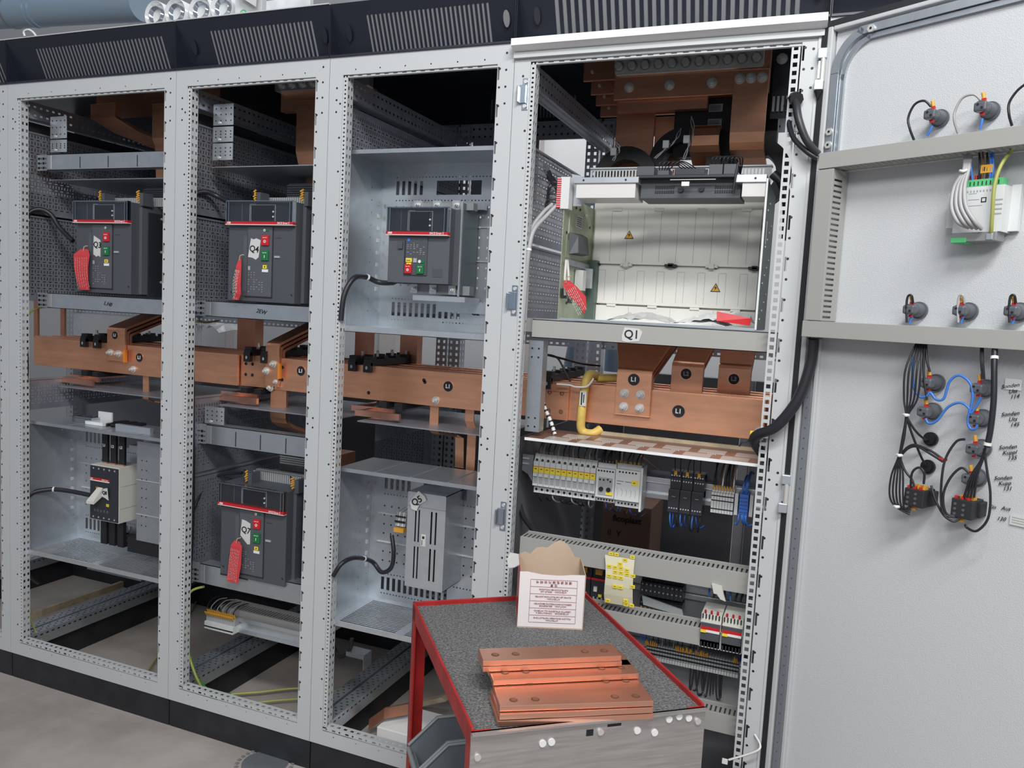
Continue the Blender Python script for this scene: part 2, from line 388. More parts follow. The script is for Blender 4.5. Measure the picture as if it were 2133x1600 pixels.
# door seat canopy above cabinet 4
m = M('white_paint'); m.prism([(-.036, 2.238), (-.036, 2.256), (0, 2.262), (0, 2.226), (-.012, 2.229)], 0, 2.001, 2.795); m.box(2.001, 2.79, -.012, 0, 2.212, 2.226, 'grey_paint')
m.build('door_canopy', c4)
for t_, a_, b_ in ((c0, -.8, 0), (c1, 0, .8), (c2, .8, 1.4)): M('grey_paint').box(a_ + .002, b_ - .002, -.014, .02, 2.4078, 2.4108).build('top_edge_film', t_)
for t_, x_, mt_ in ((c3, 1.962, 'filter'), (c4, 2.052, 'brk_dark'), (c4, 2.768, 'brk_dark'), (c3, 1.452, 'black_paint'), (c2, .858, 'black_paint'), (c2, 1.365, 'black_paint')):
    m = M(mt_); m.cyl((x_, .019, 2.330), (x_, .0155, 2.3285), .022, mt_, 24, sx=.42); m.build('cable_knockout', t_)
# ------------------------------------------------------------------ side panels between cabinets (parts of their cabinets)
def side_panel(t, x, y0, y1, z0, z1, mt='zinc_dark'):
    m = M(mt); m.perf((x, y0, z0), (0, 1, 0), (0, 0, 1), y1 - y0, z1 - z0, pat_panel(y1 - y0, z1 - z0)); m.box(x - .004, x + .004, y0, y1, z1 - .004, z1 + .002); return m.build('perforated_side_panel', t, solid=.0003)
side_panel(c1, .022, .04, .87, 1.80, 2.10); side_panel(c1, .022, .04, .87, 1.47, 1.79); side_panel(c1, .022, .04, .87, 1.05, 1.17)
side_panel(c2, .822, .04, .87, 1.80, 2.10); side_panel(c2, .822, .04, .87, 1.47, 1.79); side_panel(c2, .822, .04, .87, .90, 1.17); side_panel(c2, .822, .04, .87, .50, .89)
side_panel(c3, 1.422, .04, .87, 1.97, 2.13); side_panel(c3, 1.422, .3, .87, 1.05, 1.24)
side_panel(c4, 2.022, .04, .66, 1.73, 2.0); side_panel(c4, 2.022, .04, .70, 1.51, 1.72)
M('dark_panel').box(2.018, 2.024, .05, .85, .2, 1.15).build('side_plate', c4)
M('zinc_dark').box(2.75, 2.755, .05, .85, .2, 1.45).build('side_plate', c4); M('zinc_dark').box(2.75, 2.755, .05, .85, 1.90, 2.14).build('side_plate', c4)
for t_, xx, za, zb_ in ((c1, .008, 1.47, 1.885), (c1, .008, 1.95, 2.14), (c2, .808, 1.47, 2.14), (c3, 1.408, 1.97, 2.14)): M('brk_dark').box(xx, xx + .002, .05, .87, za, zb_).build('added_dark_backing', t_)  # dark sheets added behind the side panels so their holes stay dark
M('zinc_dark').box(1.46, 1.745, .905, .91, 1.95, 2.24).build('added_rear_plate', c3)  # sheet added for the dark part of the rear gap
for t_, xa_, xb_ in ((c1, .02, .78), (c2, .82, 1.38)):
    M('zinc_dark').box(xa_, xb_, .905, .91, 1.47, 2.24).build('added_rear_plate', t_)  # rear sheets added to keep the upper interiors dark
M('zinc_dark').box(-.78, -.01, .905, .91, 1.47, 2.24).build('added_rear_plate', c0)  # same added sheet, darkening the neighbour at the left
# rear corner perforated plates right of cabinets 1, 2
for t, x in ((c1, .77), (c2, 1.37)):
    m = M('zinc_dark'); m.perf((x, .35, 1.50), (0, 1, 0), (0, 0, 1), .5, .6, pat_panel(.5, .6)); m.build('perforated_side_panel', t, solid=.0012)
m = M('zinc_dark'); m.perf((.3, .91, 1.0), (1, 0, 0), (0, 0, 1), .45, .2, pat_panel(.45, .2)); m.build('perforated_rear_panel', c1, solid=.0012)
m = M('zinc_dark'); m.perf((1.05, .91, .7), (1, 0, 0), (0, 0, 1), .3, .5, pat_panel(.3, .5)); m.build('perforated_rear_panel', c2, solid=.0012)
# ------------------------------------------------------------------ cross beams
def beam(t, x0, x1, z0, z1, y=.08, mark=None, slits=0, lab=None):
    m = M('zinc'); m.box(x0, x1, y, y + .002, z0, z1); m.box(x0, x1, y, y + .05, z1 - .002, z1); m.box(x0, x1, y, y + .03, z0, z0 + .002)
    m.box(x0, x0 + .02, y - .0012, y, z0 + .004, z1 - .004, 'zinc_bright')
    for i in range(slits):
        x = x0 + (x1 - x0) * (i + 1.2) / (slits + .6); m.box(x, x + .003, y - .001, y, z0 + .006, z1 - .012, 'black')
    o = m.build('cross_beam', t)
    b = M('zinc_bright').box(x0 - .058, x0 - .006, y + .004, y + .006, z0, z1)
    for i in range(3):
        for j in range(2):
            b.box(x0 - .054 + .024 * j, x0 - .043 + .024 * j, y + .003, y + .004, z0 + .006 + .017 * i, z0 + .014 + .017 * i, 'black'); b.cyl((x0 - .037 + .024 * j, y + .003, z0 + .010 + .017 * i), (x0 - .037 + .024 * j, y + .004, z0 + .010 + .017 * i), .0025, 'black', 8)
    b.build('beam_bracket', t)
    if mark: text('handwritten_mark', mark[0], o, (mark[1], y - .001, (z0 + z1) / 2), .02, 'ink', rot=(PI / 2, .15, 0), shear=.3)
    return o
beam(c1, .10, .74, 1.960, 2.018, slits=4); beam(c1, .10, .745, 1.448, 1.504, mark=('L.H0', .41))
beam(c2, .865, 1.345, 1.455, 1.508, mark=('2EW', 1.10)); beam(c2, .86, 1.345, 1.005, 1.075, y=.10, slits=4); beam(c2, .86, 1.345, .508, .580)
m = M('duct_grey'); m.box(2.075, 2.742, .05, .052, 1.456, 1.508); m.box(2.075, 2.742, .05, .1, 1.506, 1.508); m.box(2.075, 2.742, .05, .09, 1.456, 1.458); b4 = m.build('cross_beam', c4, label='grey painted beam under the large frame')
st = M('paper').prism([(2.338, 1.462), (2.352, 1.460), (2.384, 1.464), (2.392, 1.490), (2.382, 1.498), (2.342, 1.500), (2.336, 1.476)], 1, .0485, .0495).build('tape_label', b4)
text('handwritten_mark', 'Q1', b4, (2.363, .048, 1.481), .032, 'ink', bold=.0004)
# mounting ears (bright plates) at the left post of cabinets 1 and 2
def ears(t, x, zs, y=.10):
    for z0, z1 in zs:
        m = M('zinc_bright').box(x, x + .085, y, y + .002, z0, z1)
        for i in range(3):
            for j in range(4): m.cyl((x + .012 + .021 * j, y - .0006, z0 + .015 + (z1 - z0 - .03) * i / 2), (x + .012 + .021 * j, y, z0 + .015 + (z1 - z0 - .03) * i / 2), .0026, 'black', 8)
        m.cyl((x + .028, y - .003, z0 + .008), (x + .028, y, z0 + .008), .005, 'steel', 8)
        m.build('mounting_ear', t, solid=0)
ears(c1, .09, [(2.08, 2.16), (2.03, 2.075)]); ears(c2, .865, [(2.10, 2.17), (2.045, 2.095), (1.985, 2.04)]); ears(c2, .85, [(1.08, 1.14)])
# shelves seen through
M('zinc').box(.06, .74, .12, .5, 1.93, 1.933).build('shelf_plate', c1); M('zinc').box(.86, 1.35, .10, .5, 1.96, 1.963).build('shelf_plate', c2)
# ------------------------------------------------------------------ galvanised compartments
def comp(label, x0, x1, z0, z1, yb, grille, top=True, slots=True):
    t = thing('mounting_compartment', label, 'enclosure', (x0, .03, z0), group='galvanised compartments inside the cabinets')
    m = M('zinc_bright'); H = z1 - z0; W = x1 - x0
    rows = []
    if slots:
        nn = int((W - .08) / .02)
        rows.append((.025, .029, [(.05 + .012 * k, .055 + .012 * k) for k in range(int((W - .1) / .012))]))
        rows.append((.04, .085, [(.05 + .022 * k, .062 + .022 * k) for k in range(int((W - .1) / .022)) if k < 12]))
        rows.append((.095, .099, [(.05 + .012 * k, .055 + .012 * k) for k in range(int((W - .1) / .012))]))
        rows.append((H - .10, H - .055, [(.05 + .022 * k, .062 + .022 * k) for k in range(int((W - .1) / .022)) if k < 5] + [(.20, .36)]))
        rows.append((H - .12, H - .116, [(.05 + .012 * k, .055 + .012 * k) for k in range(int((W - .1) / .012))]))
        rows.append((H - .045, H - .041, [(.05 + .012 * k, .055 + .012 * k) for k in range(int((W - .1) / .012))]))
    v = .14
    while v < H - .14:
        rows.append((v, v + .006, [(.05 + .028 * k, .0555 + .028 * k) for k in range(int((W - .08) / .028))])); v += .032
    m.perf((x0, yb, z0), (1, 0, 0), (0, 0, 1), W, H, rows)
    for zz in (z0 + H * .42, z0 + H * .62): m.box(x0 + .03, x1, yb - .006, yb, zz, zz + .002, 'steel')
    m.build('back_plate', t, solid=.0012)
    m = M('zinc'); m.perf((x0, .03, z0), (0, 1, 0), (0, 0, 1), yb - .03, H, [(.05 + .04 * k, .054 + .04 * k, [(yb - .10, yb - .096), (yb - .05, yb - .046)]) for k in range(int(H / .04) - 1)])
    for k in range(8): m.box(x0 + .001, x0 + .003, yb - .03, yb - .018, z0 + .12 + k * .04, z0 + .132 + k * .04, 'steel')
    m.build('side_plate', t, solid=.0012)
    m = M('zinc_bright')
    if grille:
        m.perf((x0, .03, z0), (1, 0, 0), (0, 1, 0), W, yb - .03, [(.012 + .011 * k, .018 + .011 * k, [(.03, W / 2 - .02), (W / 2 + .01, W - .06)]) for k in range(int((yb - .05) / .011))])
    else: m.box(x0, x1, .03, yb, z0, z0 + .002); 
    m.box(x0, x1, .028, .031, z0 - .012, z0 + .004)
    m.build('bottom_plate', t, solid=.0012)
    if top:
        m = M('zinc'); m.box(x0, x1, .05, yb, z1, z1 + .002); m.box(x0, x1, .048, .051, z1 - .008, z1 + .004)
        for k in range(1, 4): m.box(x0 + W * k / 4, x0 + W * k / 4 + .004, .06, yb, z1 + .002, z1 + .0035, 'zinc_dark')
        m.build('top_plate', t)
    return t
k3u = comp('upper galvanised compartment around the smallest breaker', 1.44, 1.955, 1.452, 1.99, .262, False)
k3l = comp('lower galvanised compartment around the Q5 unit', 1.44, 1.955, .505, 1.0, .262, True)
k1l = comp('galvanised compartment around the lever breaker at the left end', .05, .755, .51, 1.01, .25, True)
# ------------------------------------------------------------------ horizontal main busbars
def busbar(label, x0, x1, y, z0, z1, holes=(), group='horizontal copper main busbars', mt='copper'):
    t = thing('busbar', label, 'busbar', (x0, y, z0), group=group)
    m = M(mt); m.box(x0, x1, y, y + .010, z0, z1)
    for x, z in holes: m.cyl((x, y - .0006, z), (x, y, z), .0062, 'black', 14); 
    m.build('bar', t, bev=.0012)
    m = M(mt); m.box(x0, x1, y + .020, y + .030, z0, z1); m.build('bar', t, bev=.0012); return t
Z0, Z1 = 1.202, 1.317
bA = busbar('nearest copper main busbar in the leftmost cabinet, end stamped', -.20, .86, .25, Z0, Z1)
bB = busbar('short copper busbar with four holes at the start of the second cabinet', .862, .985, .265, Z0, Z1, [(.885, 1.285), (.915, 1.285), (.885, 1.245), (.915, 1.245)])
bC = busbar('long nearest copper main busbar running through second and third cabinets', .992, 2.03, .25, Z0, Z1, [(1.03, 1.285), (1.06, 1.285), (1.03, 1.24), (1.06, 1.24), (1.42, 1.225), (1.63, 1.285), (1.634, 1.279)])
bD = busbar('nearest copper main busbar under the Q1 frame', 2.04, 2.712, .25, Z0, Z1)
for i, y in enumerate((.33, .41, .49)):
    busbar('copper main busbar, %s behind the nearest one' % ORD[i], -.3, 2.715, y, Z0, Z1 - .001)
# splice plate
t = thing('splice_plate', 'small copper splice plate with four holes left of the yellow clamp', 'copper plate', (2.04, .238, Z0))
m = M('copper'); m.box(2.03, 2.136, .236, .247, Z0, Z1 - .006); m.box(2.03, 2.136, .232, .236, Z1 - .028, Z1 - .024, 'copper_dull')
for x in (2.075, 2.115):
    for z in (1.285, 1.228): m.cyl((x, .2352, z), (x, .236, z), .007, 'brown_wire', 16); m.cyl((x + .001, .2346, z - .001), (x + .001, .2352, z - .001), .0035, 'copper_new', 10)
m.build('plate', t, bev=.001)
def phase(parent, x, y, z, s, r=.017, dim=False):
    m = M('black'); m.cyl((x, y - .0012, z), (x, y, z), r, 'black', 28); m.cyl((x, y - .0008, z), (x, y, z), r * 1.1, 'copper_new', 28); m.build('phase_sticker', parent)
    text('lettering', s, parent, (x, y - .0016, z), r * 1.05, 'plastic_grey' if dim else 'white', bold=.0006)
phase(bA, .383, .25, 1.272, 'L1'); phase(bC, 1.14, .25, 1.278, 'L1'); phase(bC, 1.72, .25, 1.272, 'L1'); phase(bD, 2.47, .25, 1.262, 'L1', .018)
def bolts(parent, pts, y, r=.010):
    for x, z in pts:
        m = M('steel'); bolt(m, (x, y, z), (0, -1, 0), r); m.build('bolt', parent)
bolts(bA, [(.352, 1.224)], .25); bolts(bC, [(1.678, 1.222)], .25); bolts(bD, [(2.70, 1.225)], .25, .011)
# ------------------------------------------------------------------ risers
def riser(label, x0, x1, y, zb, zk, up, phs=None, bl=(), n=3, grp='copper risers on the main busbars', mt='copper'):
    # flat foot on the bar, bending back and up in n laminated leaves; up = (dx, dy, dz, widen)
    t = thing('copper_riser', label, 'copper bar', (x0, y, zb), group=grp); dx, dy, dz, wd = up
    for k in range(n):
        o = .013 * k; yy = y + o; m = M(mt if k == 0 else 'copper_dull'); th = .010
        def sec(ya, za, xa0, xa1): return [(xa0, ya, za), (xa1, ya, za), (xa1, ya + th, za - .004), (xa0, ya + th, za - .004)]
        kk = zk - o * .9
        ring = [[(x0, yy, zb), (x1, yy, zb), (x1, yy + th, zb), (x0, yy + th, zb)], [(x0, yy, kk - .012), (x1, yy, kk - .012), (x1, yy + th, kk - .016), (x0, yy + th, kk - .016)],
                [(x0, yy + .004, kk - .003), (x1, yy + .004, kk - .003), (x1, yy + th + .002, kk - .011), (x0, yy + th + .002, kk - .011)],
                [(x0, yy + .014, kk + .002), (x1, yy + .014, kk + .002), (x1, yy + .016, kk - .008), (x0, yy + .016, kk - .008)],
                [(x0 + dx - wd, yy + dy, kk + dz), (x1 + dx + wd, yy + dy, kk + dz), (x1 + dx + wd, yy + dy, kk + dz - .011), (x0 + dx - wd, yy + dy, kk + dz - .011)]]
        vs = [v for r in ring for v in r]; fs = [(0, 1, 2, 3), tuple(range(19, 15, -1))]
        for i in range(4):
            for j in range(4): fs.append((i * 4 + j, i * 4 + (j + 1) % 4, i * 4 + 4 + (j + 1) % 4, i * 4 + 4 + j))
        m.add(vs, fs); m.build('leaf', t, bev=.0008)
    if phs: phase(t, *phs)
    if bl: bolts(t, bl, y)
    return t
riser('copper riser with two bolts in the leftmost cabinet', .226, .318, .238, 1.252, 1.385, (.06, .22, .09, .0), (.268, .238, 1.352, 'L1', .015), [(.245, 1.283), (.287, 1.281)])
riser('copper riser with bolts in the second cabinet', .994, 1.052, .238, 1.215, 1.372, (.05, .22, .09, .0), None, [(1.000, 1.268), (1.030, 1.295)])
riser('large copper riser L1 with four bolts under the Q1 frame', 2.283, 2.388, .236, 1.238, 1.376, (.0, .14, .11, .045), (2.335, .236, 1.345, 'L1', .0175), [(2.310, 1.302), (2.358, 1.302), (2.310, 1.262), (2.358, 1.262)], mt='copper')
riser('copper riser L2 between the L1 and L3 ones', 2.428, 2.522, .325, 1.30, 1.402, (.02, .10, .09, .006), (2.472, .325, 1.368, 'L2', .016, True), n=2)
riser('copper riser L3 at the right under the Q1 frame', 2.556, 2.652, .405, 1.30, 1.402, (.0, .06, .09, .006), (2.603, .405, 1.358, 'L3', .016, True), n=2)
def strap(label, pts, wx, th=.006, grp='copper drops below the main busbars', cat='copper strap', mt='copper'):   # flat strap following pts (x,y,z), width along x
    t = thing('copper_strap', label, cat, pts[-1], group=grp); m = M(mt); P = [Vector(p) for p in pts]; ring = []
    for i, p in enumerate(P):
        d = (P[min(i + 1, len(P) - 1)] - P[max(i - 1, 0)]).normalized(); nrm = Vector((1, 0, 0)).cross(d).normalized() if abs(d.x) < .95 else Vector((0, 1, 0))
        ring.append([p + nrm * th / 2, p + nrm * th / 2 + Vector((wx, 0, 0)), p - nrm * th / 2 + Vector((wx, 0, 0)), p - nrm * th / 2])
    vs = [v for r in ring for v in r]; n = len(ring); fs = [(0, 1, 2, 3), tuple(range(4 * n - 1, 4 * n - 5, -1))]
    for i in range(n - 1):
        for j in range(4): fs.append((i * 4 + j, i * 4 + (j + 1) % 4, i * 4 + 4 + (j + 1) % 4, i * 4 + 4 + j))
    m.add(vs, fs); m.build('strap', t, bev=.0006); return t
strap('narrow copper strap dropping behind the lone bolt, third cabinet', [(1.648, .27, 1.25), (1.648, .27, 1.118), (1.652, .282, 1.108), (1.69, .33, 1.10), (1.712, .34, 1.092), (1.716, .34, .99)], .032)
strap('narrow copper strap at the right of the third cabinet', [(1.768, .29, 1.25), (1.768, .29, 1.16), (1.775, .30, 1.13), (1.775, .30, .99)], .032)
strap('narrow copper strap dropping in the leftmost cabinet', [(.383, .27, 1.25), (.383, .27, 1.11), (.39, .29, 1.10), (.44, .33, 1.095), (.462, .34, 1.085), (.462, .34, 1.0)], .030)
strap('wide copper drop with two bolts in the second cabinet', [(1.006, .262, 1.22), (1.006, .262, 1.10), (1.008, .268, 1.085), (1.02, .285, 1.07), (1.10, .42, 1.01)], .068, .012)
t2 = thing('bolt_pair', 'two steel bolts joining bar and drop in the second cabinet', 'bolt', (1.03, .248, 1.21)); 
for x, z in ((1.012, 1.208), (1.04, 1.232)):
    m = M('steel'); bolt(m, (x, .248, z), (0, -1, 0), .010); m.build('bolt', t2)
# orange edge strips beside risers
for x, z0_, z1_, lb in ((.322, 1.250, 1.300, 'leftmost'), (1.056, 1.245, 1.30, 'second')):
    M('orange').box(x, x + .010, .228, .2385, z0_, z1_).build('edge_strip', None, 'orange copper edge beside the bolts of the %s riser' % lb, 'copper strip')
# busbar supports (black insulators)
def support(x, label, L=.36):
    t = thing('busbar_support', label, 'insulator', (x, .22, Z1), group='black busbar supports on top of the main bars')
    m = M('black'); m.box(x, x + .028, .235, .235 + L, Z1, Z1 + .022)
    for k in range(5): m.box(x - .001, x + .029, .24 + k * .08, .268 + k * .08, Z1 + .018, Z1 + .032)
    m.box(x, x + .028, .232, .2495, Z1 - .022, Z1 + .012); m.build('clamp_body', t, bev=.001)
    for k in range(3):
        M('steel').cyl((x + .014, .30 + k * .1, Z1 + .03), (x + .014, .30 + k * .1, Z1 + .045), .005, n=6).build('clamp_nut', t)
    m = M('plastic_grey'); m.cyl((x + .014, .2312, Z1 - .006), (x + .014, .2325, Z1 - .006), .006, n=12, sx=.7); m.build('clamp_screw', t)
for x, lb in ((.085, 'left of the two supports in the leftmost cabinet'), (.155, 'right of the two supports in the leftmost cabinet'), (.90, 'support over the holed bar end, second cabinet'), (.975, 'support right of the bar joint, second cabinet'), (1.345, 'leftmost support in the third cabinet'), (1.405, 'right support in the third cabinet'), (2.05, 'support behind the sheet post left under Q1')):
    support(x, 'black insulating ' + lb)
# lower supports + cross copper pieces
for i, (x, lb) in enumerate(((.0, 'leftmost cabinet'), (.80, 'second cabinet'), (1.38, 'third cabinet'))):
    m = M('black'); m.box(x + .09, x + .12, .235, .55, Z0 - .022, Z0 - .002); m.box(x + .15, x + .18, .235, .55, Z0 - .022, Z0 - .002); m.build('lower_support', None, 'black insulator under the busbars of the %s' % lb, 'insulator', 'lower busbar supports')
    for j, (y, xx) in enumerate(((.20, .02), (.30, -.06))):
        m = M('copper_new'); m.box(x + xx + .0, x + xx + .17, y, y + .012, 1.150, 1.170); m.box(x + xx, x + xx + .02, y + .012, y + .30, 1.155, 1.167)
        m.build('copper_angle', None, '%s copper angle bar under the busbars, %s' % (('front', 'rear')[j], lb), 'copper bar', 'copper angle bars below the main bars')
    m = M('zinc_dark').box(x + .05, x + .55 if i else x + .7, .17, .6, 1.135, 1.139); m.build('insulating_sheet', (c1, c2, c3)[i])
# rear copper posts (vertical background copper)
for x, y, lb in ((-.28, .500, 'thin rear copper bar far left, leftmost cabinet'), (-.11, .500, 'second thin rear copper bar, leftmost cabinet')):
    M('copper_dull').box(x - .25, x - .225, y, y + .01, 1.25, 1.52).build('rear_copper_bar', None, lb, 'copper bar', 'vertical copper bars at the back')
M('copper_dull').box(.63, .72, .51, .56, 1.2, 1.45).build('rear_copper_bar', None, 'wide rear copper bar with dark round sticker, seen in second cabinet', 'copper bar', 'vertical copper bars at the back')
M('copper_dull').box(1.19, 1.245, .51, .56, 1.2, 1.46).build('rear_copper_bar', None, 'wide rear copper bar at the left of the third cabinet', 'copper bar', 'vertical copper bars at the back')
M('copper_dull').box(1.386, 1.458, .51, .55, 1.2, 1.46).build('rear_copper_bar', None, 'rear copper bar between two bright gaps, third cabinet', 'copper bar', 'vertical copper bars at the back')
# ------------------------------------------------------------------ withdrawable breakers
def front_cover(t, x0, x1, z1, h, y):     # display window with clear lid and red strip
    W = x1 - x0; m = M('brk_dark'); m.box(x0 + .012, x1 - .012, y - .002, y + .01, z1 - h, z1 - .006); m.build('trip_unit', t)
    m = M('screen'); sx0 = x0 + W * .34; sx1 = x0 + W * .66; m.box(sx0, sx1, y - .005, y - .002, z1 - h * .9, z1 - .012)
    for k in (sx0 - .004, sx0 + .001, sx1 + .012): m.box(k, k + .0012, y - .006, y - .003, z1 - h * .95, z1 - .010, 'plastic_grey')
    m.box(sx0, sx1 + .012, y - .006, y - .004, z1 - .0125, z1 - .0112, 'plastic_grey'); m.box(x0 + W * .20, x0 + W * .202, y - .003, y - .002, z1 - h * .95, z1 - .008, 'plastic_grey')
    for k in (.38, .62): m.cyl((sx1 + .005, y - .007, z1 - h * k - .008), (sx1 + .005, y - .004, z1 - h * k - .008), .003, 'white', 10)
    m.box(sx0 - .002, sx0 + .02, y - .0062, y - .005, z1 - .0100, z1 - .0085, 'plastic_grey'); m.build('display', t)
    M('clear').box(x0 + .002, x1 - .002, y - .016, y - .004, z1 - h + .001, z1 - .001).build('clear_lid', t)
    m = M('clear_rim')
    for xx in (x0, x0 + .010, x1 - .003, x1 - .014): m.box(xx, xx + .003, y - .018, y - .002, z1 - h, z1)
    m.box(x0, x1, y - .018, y - .002, z1 - .002, z1 + .001); m.build('lid_rim', t)
    m = M('red'); m.box(x0 - .001, x1 + .001, y - .018, y, z1 - h - .009, z1 - h); m.box(x0 - .001, x1 + .001, y - .0185, y - .001, z1 - h - .0108, z1 - h - .0088, 'white'); r = m.build('red_strip', t)
    zc = z1 - h - .0045
    text('lettering', 'ABB', r, (x0 + .014, y - .0186, zc), .0085, 'white', bold=.0002); text('lettering', 'SACE Emax 2', r, (x1 - .036, y - .0186, zc), .0085, 'white', bold=.0001)
def button(t, x, z, y, s, mt, ch, word, name):
    b = M(mt).box(x - s / 2, x + s / 2, y - .006, y, z - s * .58, z + s * .58).build(name, t, bev=.001)
    text('lettering', ch, b, (x, y - .0064, z - s * .15), s * .42, 'white', bold=.0005); text('lettering', word, b, (x, y - .0064, z + s * .3), s * .16, 'white')
def breaker(label, x0, x1, z0, z1, y, mark, tape=None, cable=None, holder='fork'):
    t = thing('circuit_breaker', label, 'circuit breaker', (x0, y, z0), group='dark withdrawable breakers with clear lids'); W = x1 - x0; H = z1 - z0
    m = M('brk'); m.box(x0, x1, y, y + .10, z0, z1 - .002); m.box(x0 - .01, x1 + .012, y + .035, y + .30, z0 + .002, z1 - .006, 'brk2')
    m.box(x0 + .0, x0 + .12, y - .001, y, z0 - .004, z0 + .001, 'black')
    for xx in (x0 + .012, x1 - .012): m.prism([(xx - .004, z0 + .03), (xx + .004, z0 + .03), (xx + .004, z0 + .022)], 1, y - .001, y, 'black')
    m.build('housing', t, bev=.0015)
    M('brk_dark').box(x0 - .016, x0 - .012, y + .06, y + .34, z0 - .004, z1 - .03).build('cradle_plate', t)
    m = M('brk'); m.box(x1 + .014, x1 + .018, y + .06, y + .34, z0 - .004, z1 - .03, 'brk_dark')
    for dz in (.05, .16, .28): m.cyl((x1 + .018, y + .12, z0 + dz), (x1 + .023, y + .12, z0 + dz), .005, 'steel', 10)
    m.build('cradle_plate', t)
    front_cover(t, x0, x1, z1, H * .205, y)
    xa = x0 + W * .30; xb = x0 + W * .665; zc1 = z1 - H * .25; zc0 = z0 + H * .055
    m = M('brk2'); m.box(xa, xb, y - .003, y, zc0, zc1); m.box(x0 + W * .22, xa - .004, y - .002, y, zc0, zc1 - .02, 'brk'); m.box(x0 + W * .23, x0 + W * .29, y - .0025, y - .001, z0 + H * .1, z1 - H * .34, 'brk2')
    m.box(xb + .001, xb + .003, y - .003, y - .001, zc0 - .005, zc1, 'brk_dark'); m.box(xa - .01, xb, y - .0035, y - .002, zc0 - .003, zc0 - .001, 'brk_dark')
    m.box(xb + .012, xb + .034, y - .001, y + .0, z1 - H * .36, z1 - H * .357, 'brk_dark'); m.build('operating_panel', t)
    M('plastic_grey').box(xb + .010, xb + .031, y - .004, y, z0 + H * .445, z0 + H * .465).build('counter_window', t, label='small pale window')
    bx = x0 + W * .572
    button(t, bx, z1 - H * .385, y - .003, W * .105, 'red', 'O', 'Push OFF', 'off_button'); button(t, bx, z1 - H * .535, y - .003, W * .105, 'green', 'I', 'Push ON', 'on_button')
    m = M('white'); m.cyl((bx - .006, y - .005, z1 - H * .285), (bx - .006, y - .003, z1 - H * .285), .0042, 'white', 14); m.cyl((bx - .006, y - .0055, z1 - H * .285), (bx - .006, y - .005, z1 - H * .285), .002, 'green', 10)
    m.box(bx - .001, bx + .011, y - .005, y - .003, z1 - H * .292, z1 - H * .279, 'green'); m.build('position_indicator', t)
    m = M('yellow'); m.box(bx - .009, bx + .006, y - .005, y - .003, z0 + H * .335, z0 + H * .37); m.box(bx - .003, bx + .001, y - .0055, y - .004, z0 + H * .345, z0 + H * .36, 'ink'); m.box(bx - .012, bx + .012, y - .005, y - .003, z0 + H * .30, z0 + H * .328, 'white'); m.build('charge_indicator', t)
    rnd = random.Random(4); m = M('plastic_grey')
    for r in range(9):
        z = z0 + H * (.29 - .024 * r)
        for c in range(6):
            if rnd.random() < .6: m.box(xa + .004 + c * .011, xa + .004 + c * .011 + rnd.uniform(.003, .007), y - .0034, y - .003, z, z + .0016)
    m.box(xa + .003, xa + .012, y - .0036, y - .003, z0 + H * .315, z0 + H * .355); m.build('rating_plate', t)
    cx = x0 + W * .415
    if tape:
        p = [(cx + a * .0018 - .003, z1 - H * .445 + b * .001) for a, b in tape]
        o = M('paper').prism(p, 1, y - .0045, y - .0035).build('tape_label', t)
        text('handwritten_mark', mark, o, (cx - .003, y - .005, z1 - H * .475), .029, 'ink', rot=(PI / 2, .12, 0), bold=.0004)
    # terminal head on top
    m = M('plastic_grey')
    for k in range(int((W + .02) / .009)): m.box(x0 + .05 + k * .009, x0 + .055 + k * .009, y + .10, y + .12, z1 - .004, z1 + .028)
    m.box(x0 + .045, x1 + .08 - .03, y + .12, y + .14, z1 - .01, z1 + .03, 'plastic_grey'); m.build('terminal_head', t)
    for xx in (x0 + .085, x1 + .006):
        M('brk').box(xx, xx + .016, y + .03, y + .075, z1 - .01, z1 + .035).build('secondary_plug', t)
        m = M('ferrule')
        for k in range(5): m.cyl((xx - .012 + rnd.uniform(-.004, .004), y + .03, z1 + .004 + k * .008), (xx - .003, y + .03, z1 + .010 + k * .008), .003, n=8)
        m.build('yellow_ferrules', t)
        m = M('cable')
        for k in range(2): m.tube([(xx - .010, y + .03, z1 + .02), (xx - .028 - .006 * k, y + .05, z1 + .034 + .006 * k), (xx - .03, y + .08, z1 + .016), (xx - .01, y + .10, z1 + .01)], .0016, n=6)
        m.build('control_wires', t)
    return t
